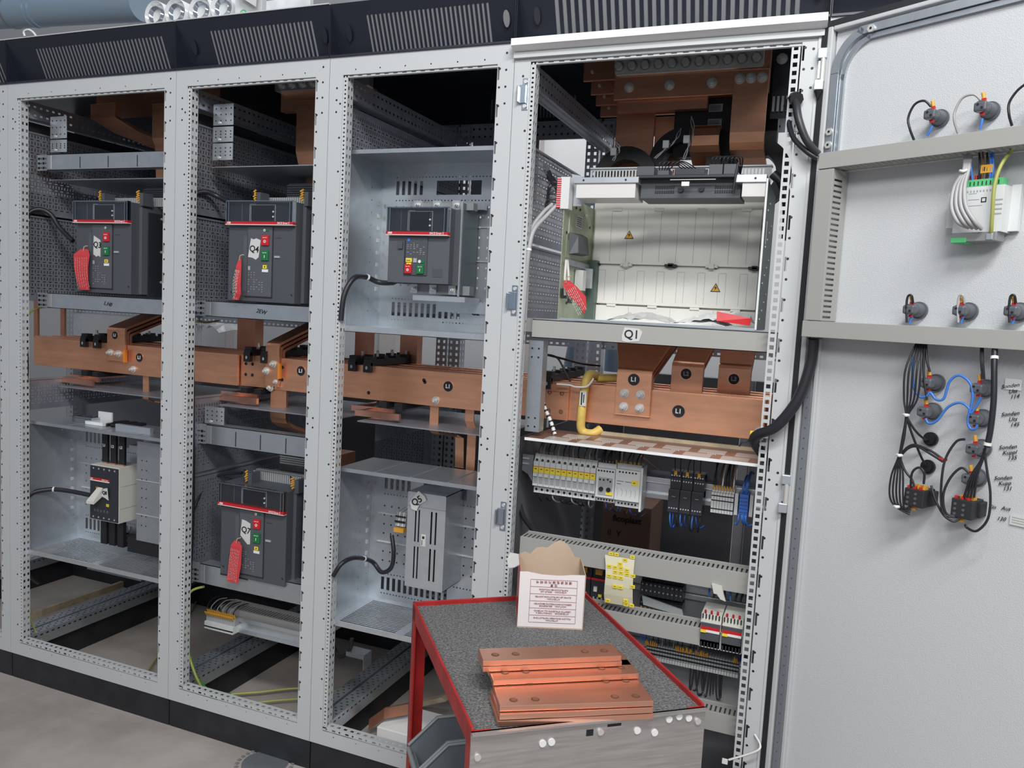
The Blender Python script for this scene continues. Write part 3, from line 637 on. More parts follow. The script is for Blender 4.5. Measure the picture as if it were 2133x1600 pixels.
def tagred(label, pts, y, bend=0, txt='1.1.1'):
    # hanging tag following centre line pts [(x,z,halfwidth)]
    t = thing('warning_tag', label, 'tag', (pts[0][0], y, pts[-1][1]), group='red warning tags hanging in the cabinets'); m = M('red_tag'); vs = []
    n = len(pts)
    for i, (x, z, hw) in enumerate(pts):
        yy = y - bend * math.sin(i / (n - 1) * PI); vs += [(x - hw, yy, z), (x + hw, yy - .002, z), (x - hw, yy + .0012, z), (x + hw, yy - .0008, z)]
    for i in range(n - 1):
        a = i * 4; b = a + 4; m.add(vs[a:a + 4] + vs[b:b + 4], [(0, 1, 5, 4), (3, 2, 6, 7), (0, 4, 6, 2), (1, 3, 7, 5)])
    m.add(vs[:4], [(0, 2, 3, 1)]); m.add(vs[-4:], [(0, 1, 3, 2)]); o = m.build('tag_body', t)
    M('wood').tube([(pts[0][0] + .012, y + .004, pts[0][1] + .012), (pts[0][0] + .003, y - .004, pts[0][1] + .008), (pts[0][0], y - .004, pts[0][1] - .008)], .0016).build('string', t)
    m = M('offwhite'); rnd = random.Random(len(label))
    (xa, za, ha), (xb, zb, hb) = pts[1], pts[-1]; L = math.hypot(xb - xa, zb - za); ux, uz = (xb - xa) / L, (zb - za) / L
    for r in range(6):
        off = (r - 2.5) * ha * .27; s = .01
        while s < L * .92:
            e = s + rnd.uniform(.004, .012); i = s / L * (n - 1.5) + .8; yy = y - bend * math.sin(min(1, i / (n - 1)) * PI) - .0032
            m.box(0, 0, 0, 0, 0, 0) if False else m.quad((xa + ux * s + uz * off, yy, za + uz * s - ux * off), (xa + ux * e + uz * off, yy, za + uz * e - ux * off), (xa + ux * e + uz * (off + .0011), yy, za + uz * e - ux * (off + .0011)), (xa + ux * s + uz * (off + .0011), yy, za + uz * s - ux * (off + .0011)))
            s = e + .003
    m.build('printed_lines', t); return t
TP3 = [(-10, 24), (8, 8), (8, -52), (2, -48), (-3, -52), (-8, -46), (-11, -44)]; TP4 = [(-8, 26), (-2, 22), (4, 26), (14, 20), (10, -36), (4, -44), (-4, -38), (-14, -36)]; TP7 = [(-10, 26), (-2, 24), (10, 16), (10, -56), (4, -58), (-13, -30)]
breaker('dark breaker marked Q3 on tape, in the leftmost cabinet', .272, .537, 1.515, 1.842, .065, 'Q3', TP3)
breaker('dark breaker marked Q4 on tape, upper in the second cabinet', .967, 1.237, 1.514, 1.842, .072, 'Q4', TP4)
breaker('dark breaker marked Q7 on tape, lower in the second cabinet', .957, 1.231, .563, .890, .072, 'Q7', TP7)
def yz(u, v, y): p = Y(u, v, y); return p.x, p.z
def tg(label, uv, y, **k):
    L = []
    for (u0, v0, u1, v1) in uv:
        a = Y(u0, v0, y); b = Y(u1, v1, y); L.append(((a.x + b.x) / 2, (a.z + b.z) / 2, (b.x - a.x) / 2))
    return tagred(label, L, y, **k)
tg('crumpled red tag hanging on the Q3 breaker', [(168, 518, 184, 520), (156, 530, 190, 532), (158, 556, 188, 556), (162, 584, 187, 584), (166, 602, 187, 606)], .052, bend=.008)
tg('twisted narrow red tag hanging on the Q4 breaker', [(498, 538, 503, 538), (495, 556, 507, 558), (494, 590, 507, 592), (494, 612, 506, 614), (484, 624, 498, 626)], .056, bend=.012)
tg('long straight red tag hanging on the Q7 breaker', [(488, 1126, 500, 1128), (482, 1136, 506, 1140), (478, 1172, 504, 1176), (472, 1206, 496, 1220)], .055, bend=.004)
# ------------------------------------------------------------------ fixed breaker in the upper compartment (Q6 size)
t = thing('circuit_breaker', 'smallest dark breaker, on a back plate in the third cabinet', 'circuit breaker', (1.565, .10, 1.60), group='dark withdrawable breakers with clear lids')
x0, x1, z0, z1, y = 1.567, 1.778, 1.598, 1.826, .098
m = M('brk2'); m.box(x0, x1, y, y + .06, z0, z1 - .001); m.box(x0 + .003, x1 + .016, y + .03, y + .15, z0 - .002, z1 - .001, 'brk'); m.box(x1 - .054, x1 - .02, y - .001, y, z0 + .02, z0 + .045, 'brk'); m.build('housing', t, bev=.0015)
front_cover(t, x0, x1, z1, .074, y)
m = M('brk'); m.box(x0 + .064, x0 + .138, y - .004, y, z0 + .024, z1 - .09); m.box(x0 + .058, x0 + .064, y - .003, y, z0 + .024, z1 - .10, 'brk_dark'); m.box(x0 + .036, x0 + .052, y - .006, y, z1 - .125, z1 - .104, 'brk'); m.build('operating_panel', t)
m = M('blue_dark'); m.cyl((x0 + .074, y - .006, z1 - .098), (x0 + .074, y - .004, z1 - .098), .005, 'blue', 14); m.build('blue_indicator', t)
rnd = random.Random(2); m = M('plastic_grey')
for r in range(7):
    for c in range(6):
        if rnd.random() < .65: m.box(x0 + .068 + c * .011, x0 + .068 + c * .011 + rnd.uniform(.003, .007), y - .0045, y - .004, z1 - .108 - r * .0055, z1 - .1066 - r * .0055)
m.box(x0 + .092, x0 + .104, y - .006, y - .004, z1 - .166, z1 - .153); m.build('rating_plate', t)
m = M('yellow'); m.box(x0 + .066, x0 + .087, y - .006, y - .004, z1 - .165, z1 - .153); m.box(x0 + .069, x0 + .085, y - .006, y - .004, z1 - .177, z1 - .167); m.box(x0 + .068, x0 + .082, y - .0064, y - .006, z1 - .161, z1 - .159, 'ink'); m.box(x0 + .073, x0 + .080, y - .0064, y - .006, z1 - .173, z1 - .171, 'ink'); m.build('charge_indicator', t)
m = M('green'); m.box(x0 + .114, x0 + .130, y - .006, y - .004, z1 - .167, z1 - .158); m.cyl((x0 + .114, y - .0065, z1 - .1625), (x0 + .114, y - .004, z1 - .1625), .005, 'white', 14); m.build('position_indicator', t)
button(t, x0 + .076, z0 + .042, y - .004, .024, 'red', 'O', 'Push OFF', 'off_button'); button(t, x0 + .118, z0 + .042, y - .004, .024, 'green', 'I', 'Push ON', 'on_button')
for zz, s in ((z1 + .001, 1), (z0 - .03, -1)):
    for k in range(3):
        xx = x0 + .055 + k * .067; m = M('zinc_bright'); m.box(xx, xx + .024, y + .05, y + .062, zz, zz + .028 if s > 0 else zz + .03); bolt(m, (xx + .017, y + .05, zz + .014), (0, -1, 0), .006); m.build('terminal_lug', t)
        M('iron').box(xx + .024, xx + .067, y + .06, y + .09, zz, zz + .022 if s > 0 else zz + .028).build('terminal_spacer', t)
M('zinc').box(x0 + .09, x1 + .05, y + .13, y + .15, z1 + .012, z1 + .034).build('mounting_bracket', t)
m = M('zinc_bright'); m.box(x0 + .07, x1 + .04, y + .04, y + .15, z0 - .052, z0 - .036); m.box(x0 + .10, x1 + .07, y + .148, y + .151, z0 - .085, z0 - .05); m.build('mounting_bracket', t)
M('teal').box(x1 + .018, x1 + .022, y + .04, y + .15, z0 - .03, z1 + .02).build('side_barrier', t); M('zinc_bright').box(x1 + .016, x1 + .020, y + .036, y + .042, z0 - .035, z1 + .025).build('barrier_edge', t)
text('handwritten_mark', 'G2', k3u, (1.80, .2605, 1.515), .022, 'ink', bold=.0008)
# ------------------------------------------------------------------ lever (moulded case) breaker
t = thing('circuit_breaker', 'white sided breaker with a toggle lever, lower leftmost cabinet', 'circuit breaker', (.30, .10, .655)); x0, x1, z0, z1, y = .298, .441, .657, .862, .102
m = M('offwhite'); m.box(x0, x1, y + .004, y + .105, z0 - .004, z1 + .004); m.box(x1 - .001, x1 + .001, y + .01, y + .10, z0 + .05, z0 + .052, 'plastic_grey'); m.box(x1 - .001, x1 + .001, y + .01, y + .10, z1 - .07, z1 - .068, 'plastic_grey'); m.build('case', t, bev=.002)
m = M('brk_dark'); m.box(x0 + .001, x1 - .001, y, y + .006, z0, z1)
for zz in (z0 + .009, z1 - .009):
    for k in range(5): m.cyl((x0 + .018 + k * .027, y - .0008, zz), (x0 + .018 + k * .027, y, zz), .0035, 'plastic_grey', 10)
for k in range(5): m.box(x0 + .022 + k * .016, x0 + .03 + k * .016, y - .0006, y, z0 + .03, z0 + .040, 'brk2')
m.build('front_plate', t)
m = M('red'); m.box(x0 + .004, x0 + .100, y - .003, y, z1 - .053, z1 - .045); m.box(x0 + .004, x0 + .100, y - .0032, y, z1 - .057, z1 - .053, 'white'); r = m.build('red_strip', t)
text('lettering', 'ABB', r, (x0 + .012, y - .0034, z1 - .049), .007, 'white'); text('lettering', 'SACE Tmax', r, (x0 + .080, y - .0034, z1 - .049), .0065, 'white')
m = M('plastic_grey'); m.hexa([(x0 + .028, y - .04, z0 + .068), (x0 + .062, y - .036, z0 + .068), (x0 + .066, y, z0 + .092), (x0 + .04, y, z0 + .090), (x0 + .028, y - .04, z0 + .078), (x0 + .062, y - .036, z0 + .08), (x0 + .066, y, z0 + .125), (x0 + .04, y, z0 + .125)], 'offwhite'); m.build('toggle_lever', t)
o = M('paper').prism([(x0 + .066, z0 + .095), (x0 + .078, z0 + .125), (x0 + .098, z0 + .130), (x0 + .104, z0 + .083), (x0 + .088, z0 + .09)], 1, y - .008, y - .007).build('tape_label', t)
text('handwritten_mark', 'Q8', o, (x0 + .085, y - .009, z0 + .11), .018, 'ink', bold=.0005)
m = M('yellow'); m.box(x0 + .086, x0 + .098, y - .002, y, z0 + .056, z0 + .066); m.box(x0 + .091, x0 + .094, y - .0025, y - .002, z0 + .060, z0 + .063, 'ink'); m.build('test_button', t); M('orange').box(x0 + .034, x0 + .042, y - .003, y, z0 + .108, z0 + .126).build('orange_flag', t)
for k, s in enumerate(('L1', 'L2', 'L3')):
    xx = x0 + .022 + k * .043
    b = thing('insulated_connection_bar', 'black sleeved bar marked %s rising from the lever breaker' % s, 'connection bar', (xx, .13, z1)); a = M('black'); a.box(xx, xx + .028, .135, .147, z1 + .010, z1 + .155); a.box(xx, xx + .028, .135, .24, z1 + .148, z1 + .160); a.build('sleeve', b, bev=.002)
    M('copper').box(xx + .003, xx + .025, .137, .145, z1 + .001, z1 + .012).build('copper_end', b); text('lettering', s, b, (xx + .013, .134, z1 + .075), .014, 'white', bold=.0006)
    a = M('black'); a.box(xx - .004, xx + .026, .135, .150, z0 - .105, z0 - .002); a.box(xx - .004, xx + .026, .150, .24, z0 - .105, z0 - .085); a.build('insulated_connection_bar', None, 'black sleeved bar below the lever breaker, %s' % nth(k, 3), 'connection bar')
m = M('zinc_bright'); m.box(x0 + .13, x0 + .30, .10, .115, z1 + .148, z1 + .172); m.build('angle_bracket', None, 'bright metal arm above the sleeved bars, leftmost cabinet', 'bracket')
m = M('zinc'); m.box(.515, .75, .12, .124, .60, .975); m.box(.47, .75, .124, .2, .93, .955, 'zinc_dark')
for k in range(8):
    for j in range(2): m.cyl((.54 + j * .022, .1192, .66 + k * .035), (.54 + j * .022, .12, .66 + k * .035), .0025, 'black', 8)
for zz in (.70, .83): m.box(.515, .75, .117, .12, zz, zz + .002, 'steel')
m.build('cover_plate', None, 'tall galvanised cover plate right of the lever breaker', 'metal plate')
M('black').box(.46, .75, .13, .22, .545, .60).build('cable_lug_cover', None, 'black terminal cover low at the right in the leftmost cabinet', 'terminal cover')
for n_, (x_, y_, w_, d_, h_, mt_) in enumerate(((.17, .13, .10, .05, .022, 'clear_rim'), (.25, .12, .09, .04, .012, 'film'), (.26, .17, .07, .006, .045, 'plastic_white'))): M(mt_).box(x_, x_ + w_, y_, y_ + d_, 1.013, 1.013 + h_).build('small_plastic_box', None, ('small clear plastic box left on the shelf above the lever breaker', 'flat clear plastic piece right on the shelf above the lever breaker', 'small upright white card on the shelf above the lever breaker')[n_], 'plastic box', 'small plastic pieces on the shelf')
# ------------------------------------------------------------------ Q5 module
t = thing('slotted_module', 'tall galvanised module marked Q5 with long slots', 'module', (1.66, .12, .63)); x0, x1, z0, z1, y = 1.655, 1.790, .628, .938, .13
m = M('zinc_bright'); H = z1 - z0
m.perf((x0, y, z0), (1, 0, 0), (0, 0, 1), x1 - x0, H, [(.03, .135, [(.028, .033), (.040, .045), (.084, .090), (.100, .106)]), (.150, .255, [(.028, .033), (.040, .045), (.084, .090), (.100, .106)])])
m.box(x0, x0 + .0015, y, y + .13, z0, z1); m.box(x1 - .0015, x1, y, y + .13, z0, z1); m.box(x0, x1, y, y + .13, z1 - .0015, z1); m.box(x0, x1, y, y + .13, z0, z0 + .0015); m.box(x0, x1, y - .0015, y, z1 - .046, z1 - .0445, 'zinc_dark')
m.box(x0 + .05, x1 + .03, y + .125, y + .13, z1, z1 + .025); m.build('cover', t, solid=.001)
m = M('brk_dark'); m.box(x0 + .01, x1 - .01, y + .02, y + .10, z0 + .01, z1 - .01); m.build('inner_unit', t)
o = M('paper').prism([(1.664, .905), (1.678, .925), (1.694, .945), (1.716, .932), (1.724, .918), (1.700, .902), (1.690, .880), (1.672, .884)], 1, y - .006, y - .005).build('tape_label', t)
text('handwritten_mark', 'Q5', o, (1.690, y - .0065, .912), .030, 'ink', rot=(PI / 2, -.6, 0), bold=.0006)
m = M('paper').box(1.708, 1.724, y - .0015, y, .768, .806); m.box(1.712, 1.720, y - .002, y, .792, .800, 'ink'); m.box(1.711, 1.713, y - .002, y, .771, .788, 'ink'); m.build('data_sticker', t)
# small terminal group beside it
t = thing('terminal_block', 'small grey terminal group beside the Q5 module', 'terminal block', (1.58, .2, .80))
m = M('offwhite')
for k in range(5): m.hexa([(1.578 + k * .0075, .19, .800), (1.584 + k * .0075, .19, .800), (1.584 + k * .0075, .25, .800), (1.578 + k * .0075, .25, .800), (1.578 + k * .0075, .20, .845), (1.584 + k * .0075, .20, .845), (1.584 + k * .0075, .25, .850), (1.578 + k * .0075, .25, .850)], 'plastic_white' if k % 2 else 'plastic_grey')
m.box(1.576, 1.614, .188, .192, .812, .818, 'black'); m.box(1.576, 1.614, .190, .194, .830, .834, 'black'); m.build('terminals', t)
M('ferrule').box(1.575, 1.612, .185, .205, .780, .794).build('yellow_ferrules', t)
# ------------------------------------------------------------------ cables inside
def cable(label, pts, r=.008, mt='cable', cat='cable', name='cable', group=None, ties=(), n=8):
    t = thing(name, label, cat, pts[0], group=group) if ties else None; m = M(mt); m.tube(pts, r, n=n, sub=8)
    if not ties: return m.build(name, None, label, cat, group)
    m.build('sheath', t); P = smooth(pts, 8)
    for k in ties:
        i = int(k * (len(P) - 2)); a = P[i]; b = P[i + 1]; d = (b - a).normalized(); M('white').cyl(a - d * .003, a + d * .003, r * 1.18, n=12).build('cable_tie', t)
    return t
def pc(uvs): return [Y(u, v, y) for u, v, y in uvs]
cable('black cable arching to the Q3 breaker', pc([(56, 470, .05), (58, 446, .06), (80, 436, .09), (105, 446, .12), (125, 475, .13), (152, 502, .13)]), .009, ties=(.12,))
cable('black cable arching over to the Q4 breaker', pc([(398, 420, .05), (408, 404, .07), (430, 400, .10), (455, 410, .13), (478, 420, .13), (520, 424, .12)]), .009)
cable('black cable with white ties running to the smallest breaker', pc([(710, 668, .006), (717, 615, .012), (737, 580, .04), (762, 577, .10), (790, 588, .14), (820, 588, .14), (836, 576, .13)]), .0085, ties=(.55,))
cable('black cable looping to the terminal group beside Q5', pc([(694, 1200, .006), (712, 1174, .02), (740, 1162, .08), (775, 1170, .18), (795, 1192, .18), (815, 1182, .18), (820, 1150, .18), (816, 1115, .19)]), .0075, ties=(.38,))
cable('black cable with a white tie running to the lever breaker', pc([(54, 1040, .03), (70, 1026, .06), (100, 1020, .10), (120, 1020, .12), (150, 1024, .13), (190, 1032, .14)]), .009, ties=(.55,))
cable('black cable rising behind the Q7 breaker', pc([(398, 1075, .06), (412, 1040, .10), (430, 1005, .16), (455, 990, .20), (505, 985, .2)]), .005)
cable('vertical black cable along the left post of the leftmost cabinet', pc([(54, 660, .03), (57, 760, .03), (55, 900, .03), (54, 1040, .03), (54, 1150, .03), (58, 1195, .05), (80, 1215, .2)]), .006)
cable('vertical black cable along the left post of the second cabinet', pc([(395, 640, .04), (399, 800, .04), (400, 960, .04), (398, 1100, .04), (392, 1225, .04)]), .010)
cable('thin yellow green wire curving down, leftmost cabinet', pc([(120, 640, .2), (80, 642, .12), (56, 662, .04), (54, 720, .03), (53, 900, .03), (54, 1200, .03), (64, 1290, .06), (92, 1342, .10)]), .0035, 'ground_wire', 'wire', 'ground_wire')
cable('yellow green wire across the floor, leftmost cabinet', [(0.55, .08, .02), (.35, .40, .012), (.1, .85, .012), (-.2, 1.3, .012)], .004, 'ground_wire', 'wire', 'ground_wire')
cable('yellow green wire under the Q4 beam', pc([(396, 678, .05), (405, 670, .08), (430, 672, .2), (455, 668, .3)]), .0035, 'ground_wire', 'wire', 'ground_wire')
cable('loose yellow green wire hanging from the Q7 beam', pc([(425, 1222, .10), (396, 1234, .05), (384, 1275, .04), (388, 1340, .04), (405, 1400, .05), (425, 1440, .07), (440, 1450, .08)]), .0045, 'ground_wire', 'wire', 'ground_wire')
cable('green stretch of wire lying beside the hanging yellow green one', pc([(386, 1300, .05), (392, 1350, .05), (410, 1410, .07), (440, 1440, .12), (480, 1446, .25)]), .0045, 'ground_green', 'wire', 'ground_wire')
cable('yellow wire crossing the floor of the second cabinet, rear', [tuple(at(470, 1447, 2, .02)), tuple(at(540, 1442, 2, .02)), tuple(at(625, 1434, 2, .02)), tuple(at(715, 1442, 2, .02))], .0045, 'ground_wire', 'wire', 'ground_wire')
cable('yellow wire crossing the floor of the second cabinet, front', [tuple(at(505, 1468, 2, .02)), tuple(at(570, 1460, 2, .02)), tuple(at(625, 1456, 2, .02))], .0045, 'ground_wire', 'wire', 'ground_wire')
# ------------------------------------------------------------------ upper copper work of cabinets 1-3 (behind)
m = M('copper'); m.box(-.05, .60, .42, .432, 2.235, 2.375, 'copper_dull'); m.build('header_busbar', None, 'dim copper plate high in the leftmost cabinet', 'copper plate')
m = M('zinc_bright'); m.box(.20, .50, .40, .42, 2.335, 2.385)
for k in range(7): bolt(m, (.22 + k * .042, .40, 2.36), (0, -1, 0), .010)
m.build('bolted_strip', None, 'dim steel strip with bolts, top of the leftmost cabinet', 'steel strip')
strap('bent copper tongue going down and right, top of leftmost cabinet', [(.09, .28, 2.25), (.09, .28, 2.20), (.14, .34, 2.16), (.40, .50, 2.06)], .13, .014, 'upper copper pieces')
strap('upright copper pair behind the upper beam, leftmost cabinet', [(.33, .36, 2.26), (.33, .36, 2.13), (.335, .37, 2.10), (.34, .38, 1.85)], .10, .020, 'upper copper pieces')
strap('upright rounded copper drop, top of the second cabinet', [(.985, .40, 2.25), (.985, .40, 2.07), (.99, .41, 2.03), (1.0, .45, 2.00), (1.0, .45, 1.86)], .10, .022, 'upper copper pieces')
m = M('copper'); m.box(.905, 1.30, .40, .43, 2.218, 2.285); m.box(.90, 1.30, .37, .40, 2.285, 2.33, 'zinc_bright')
for k in range(4): bolt(m, (.93 + k * .045, .37, 2.305), (0, -1, 0), .011)
m.build('header_busbar', None, 'copper plate with bolts high in the second cabinet', 'copper plate')
for x, yb_, z, lb in ((.42, .3, 1.86, 'leftmost'), (1.10, .3, 1.87, 'second')):
    m = M('plastic_grey'); 
    for k in range(8): m.box(x - .08, x + .12, yb_, yb_ + .1, z + .003 + k * .008, z + .008 + k * .008)
    m.box(x - .08, x + .12, yb_ + .01, yb_ + .1, z, z + .07); m.build('ribbed_block', None, 'grey ribbed block behind the breaker top, %s cabinet' % lb, 'insulating block')
m = M('plastic_grey'); [m.box(1.02, 1.18, .30, .4, .925 + k * .008, .930 + k * .008) for k in range(6)]; m.box(1.02, 1.18, .31, .4, .92, .975); m.box(1.18, 1.28, .30, .4, .90, .985, 'copper_dull'); m.build('ribbed_block', None, 'grey ribbed block behind the Q7 breaker top', 'insulating block')
# ------------------------------------------------------------------ copper work and transformers above the Q1 frame
t = thing('bolted_strip', 'long steel strip with eleven bolts, top of the wide right cabinet', 'steel strip', (2.153, .46, 2.295))
m = M('steel'); m.prism([(2.157, 2.297), (2.163, 2.292), (2.605, 2.292), (2.612, 2.299), (2.612, 2.352), (2.153, 2.352)], 1, .458, .466); m.build('strip', t, bev=.0008)
for k in range(11):
    m = M('iron'); m.cyl((2.171 + k * .042, .454, 2.3175), (2.171 + k * .042, .458, 2.3175), .0165, 'iron', 20); m.cyl((2.171 + k * .042, .443, 2.3175), (2.171 + k * .042, .454, 2.3175), .0125, 'steel', 6); m.build('bolt', t)
t = thing('header_busbar', 'copper plate with three bolts right under the steel strip', 'copper plate', (2.153, .47, 2.22)); m = M('copper'); m.box(2.155, 2.628, .468, .480, 2.219, 2.375); m.box(2.612, 2.632, .466, .484, 2.219, 2.395); m.build('plate', t, bev=.001)
for x in (2.204, 2.333, 2.463):
    m = M('steel'); bolt(m, (x, .468, 2.256), (0, -1, 0), .0115); m.build('bolt', t)
for k, (x0, z0_) in enumerate([(2.03, 2.302), (2.063, 2.271), (2.088, 2.248), (2.112, 2.222)]):
    y = .53 + .05 * k; t = thing('header_busbar', 'dark copper step, %s in the staircase left of the steel strip' % ('topmost', 'second from the top', 'third from the top', 'lowest')[k], 'copper plate', (x0, y, z0_), group='stepped copper bars at the top')
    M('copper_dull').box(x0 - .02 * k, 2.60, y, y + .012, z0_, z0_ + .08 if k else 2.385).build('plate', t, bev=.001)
    m = M('steel'); m.cyl((x0 + .03 - .02 * k, y - .004, z0_ + .028), (x0 + .03 - .02 * k, y, z0_ + .028), .0055, n=10); m.build('screw', t)
M('copper_dull').box(2.165, 2.45, .485, .51, 2.185, 2.228).build('header_busbar', None, 'narrow copper bar peeking out below the three bolt plate', 'copper plate')
t = strap('wide copper tongue with three bolts bending back at its foot', [(2.530, .452, 2.282), (2.530, .452, 2.10), (2.530, .458, 2.075), (2.530, .475, 2.058), (2.530, .53, 2.045), (2.530, .62, 2.03)], .101, .012, 'upper copper pieces', mt='copper')
for x in (2.548, 2.580, 2.612):
    m = M('steel'); bolt(m, (x, .446, 2.257), (0, -1, 0), .0115); m.build('bolt', t)
strap('pale broad copper drop behind, left of the black rings', [(2.13, .62, 2.23), (2.13, .62, 2.13), (2.13, .62, 1.95)], .13, .012, 'upper copper pieces')
strap('short copper drop between the pale one and the black rings', [(2.26, .64, 2.20), (2.26, .64, 2.02), (2.26, .64, 1.96)], .09, .012, 'upper copper pieces')
strap('curved bright copper hook in front of the black block', [(2.404, .50, 2.130), (2.404, .48, 2.118), (2.404, .472, 2.098), (2.404, .48, 2.074), (2.404, .50, 2.06), (2.404, .58, 2.03), (2.404, .60, 1.96)], .092, .012, 'upper copper pieces')
def ring(label, x, z, y, r, tags=0):
    t = thing('current_transformer', label, 'current transformer', (x, y, z - r), group='black current transformers above the Q1 frame'); m = M('black'); n = 40
    for ra, rb, ya, yb_ in ((r * .62, r, y, y),):
        vs = []
        for i in range(n):
            c, s_ = math.cos(2 * PI * i / n), math.sin(2 * PI * i / n)
            vs += [(x + c * r, y, z + s_ * r), (x + c * r * .6, y, z + s_ * r * .6), (x + c * r, y + .06, z + s_ * r), (x + c * r * .6, y + .06, z + s_ * r * .6)]
        fs = []
        for i in range(n):
            a = i * 4; b = ((i + 1) % n) * 4; fs += [(a, b, b + 1, a + 1), (a, a + 2, b + 2, b), (a + 2, a + 3, b + 3, b + 2), (a + 1, b + 1, b + 3, a + 3)]
        m.add(vs, fs, None)
    m.build('ring', t); return t
ring('leftmost black ring transformer, low above the Q1 frame', 2.20, 1.975, .50, .105); ring('middle black ring transformer behind the twisted wires', 2.385, 2.025, .52, .115); ring('rightmost black ring transformer beside the copper tongue', 2.60, 1.995, .54, .11)
t = thing('transformer_block', 'black block with two pale labels behind the copper tongue', 'current transformer', (2.42, .55, 2.03)); m = M('black'); m.box(2.34, 2.66, .545, .60, 2.05, 2.232); m.build('block', t, bev=.003)
for z in (2.200, 2.154): 
    a = M('plastic_grey').box(2.447, 2.490, .5435, .545, z - .012, z + .012)
    for k in range(4): a.box(2.45, 2.483, .543, .5435, z - .008 + k * .0045, z - .0065 + k * .0045, 'ink')
    a.build('data_sticker', t)
rnd = random.Random(5)
def twist(label, a, b, y, connector=True):
    t = thing('twisted_wires', label, 'wire', a, group='twisted wires of the transformers'); A = Vector(a); B = Vector(b); N = 9
    for ph in range(3):
        pts = []
        for i in range(N):
            f = i / (N - 1); p = A.lerp(B, f); an = f * 9 + ph * 2.1; pts.append(p + Vector((math.cos(an) * .005 * (1 - .3 * f), math.sin(an) * .005, 0)) + Vector((.012 * math.sin(f * 3), 0, 0)))
        m = M('grey_wire' if ph else 'black'); m.tube(pts, .0017, n=6, sub=3); m.build('wire', t)
    if connector: p = A.lerp(B, .55); M('plastic_grey').box(p.x - .009, p.x + .009, p.y - .012, p.y, p.z - .011, p.z + .011).build('connector', t)
P3 = lambda u, v, y: tuple(Y(u, v, y))
twist('upright twisted wires with a connector before the black rings', P3(1442, 243, .42), P3(1422, 332, .35), .4); twist('slanting twisted wires with a connector going down left', P3(1420, 268, .42), P3(1362, 330, .35), .4)
twist('twisted wires with a connector by the leftmost ring', P3(1285, 296, .42), P3(1275, 335, .4), .4)
m = M('zinc_bright')
for k in range(7): m.box(2.642 + k * .013, 2.649 + k * .013, .50, .502, 2.17, 2.215)
m.build('comb_plate', None, 'pale toothed plate between copper and right post', 'bracket')
t = thing('bolt_pair', 'single grey bolt beside the top right of the steel strip', 'bolt', (2.655, .5, 2.32)); m = M('iron'); m.box(2.638, 2.70, .505, .51, 2.15, 2.38, 'brk_dark'); bolt(m, (2.66, .505, 2.325), (0, -1, 0), .012); m.build('bolt', t)
# ------------------------------------------------------------------ Q1 withdrawable cradle
t = thing('breaker_cradle', 'large open breaker frame with white shutters above the Q1 label', 'breaker frame', (2.135, .1, 1.510)); X0, X1, YF, YB = 2.135, 2.678, .09, .40
m = M('green_zinc'); m.box(X0, X0 + .002, YF, YB, 1.512, 1.862); m.box(X0 + .002, X0 + .012, YF + .03, YF + .25, 1.668, 1.684, 'zinc_dark'); m.box(X0 + .002, X0 + .03, YB - .05, YB, 1.512, 1.70, 'green_dark')
m.cyl((X0 + .002, .30, 1.83), (X0 + .006, .30, 1.83), .004, 'white', 8)
for y_, z_ in ((.20, 1.84), (.24, 1.84), (.35, 1.80), (.34, 1.72), (.12, 1.76), (.36, 1.64), (.16, 1.56)): m.cyl((X0 + .002, y_, z_), (X0 + .004, y_, z_), .004, 'black', 8)
m.box(X0 + .002, X0 + .003, .14, .145, 1.74, 1.82, 'steel'); m.box(X0 + .002, X0 + .003, .125, .31, 1.690, 1.76, 'green_zinc'); m.box(X0 + .002, X0 + .004, .17, .21, 1.56, 1.585, 'black'); m.box(X0 + .002, X0 + .004, .27, .31, 1.555, 1.562, 'black')
m.build('side_wall', t)
m = M('plastic_grey').box(X0 + .002, X0 + .003, .205, .265, 1.785, 1.822, 'paper'); [m.box(X0 + .003, X0 + .0035, .21, .26, 1.79 + k * .006, 1.792 + k * .006, 'ink') for k in range(5)]; m.build('data_sticker', t)
M('brk').hexa([(X0 + .002, .15, 1.70), (X0 + .03, .16, 1.705), (X0 + .03, .27, 1.708), (X0 + .002, .28, 1.705), (X0 + .002, .15, 1.765), (X0 + .026, .165, 1.755), (X0 + .026, .26, 1.758), (X0 + .002, .28, 1.770)]).build('racking_handle', t, bev=.002)
m = M('offwhite'); m.tube([(X0 + .01, .11, 1.68), (X0 + .012, .10, 1.63), (X0 + .016, .10, 1.58)], .004); m.tube([(X0 + .01, .12, 1.68), (X0 + .02, .11, 1.63), (X0 + .02, .11, 1.59)], .004); m.box(X0 + .004, X0 + .02, .10, .14, 1.572, 1.60, 'brk_dark'); m.build('racking_lever', t); M('steel').box(X0 + .004, X0 + .03, .22, .25, 1.60, 1.66).build('racking_gear', t); M('zinc_bright').box(X0 + .004, X0 + .03, .30, .32, 1.61, 1.67).build('racking_gear', t)
m = M('green_dark'); m.box(X1, X1 + .003, YF, YB, 1.512, 1.90); m.box(X1 - .001, X1 + .004, YF - .002, YF + .002, 1.512, 1.90, 'white_paint')
for k in range(14): m.cyl((X1 + .003, .16 + .05 * (k % 4), 1.54 + k * .024), (X1 + .005, .16 + .05 * (k % 4), 1.54 + k * .024), .004, 'steel', 8)
m.box(X1 + .003, X1 + .004, .16, .165, 1.74, 1.80, 'steel'); m.build('side_wall', t)
m = M('shutter'); m.box(X0, X1 - .02, YB, YB + .01, 1.512, 1.93, 'offwhite'); m.build('rear_wall', t)
m = M('shutter'); xs = [2.145 + .052 * k for k in range(10)]
m.box(2.143, 2.648, YB - .010, YB, 1.693, 1.862)
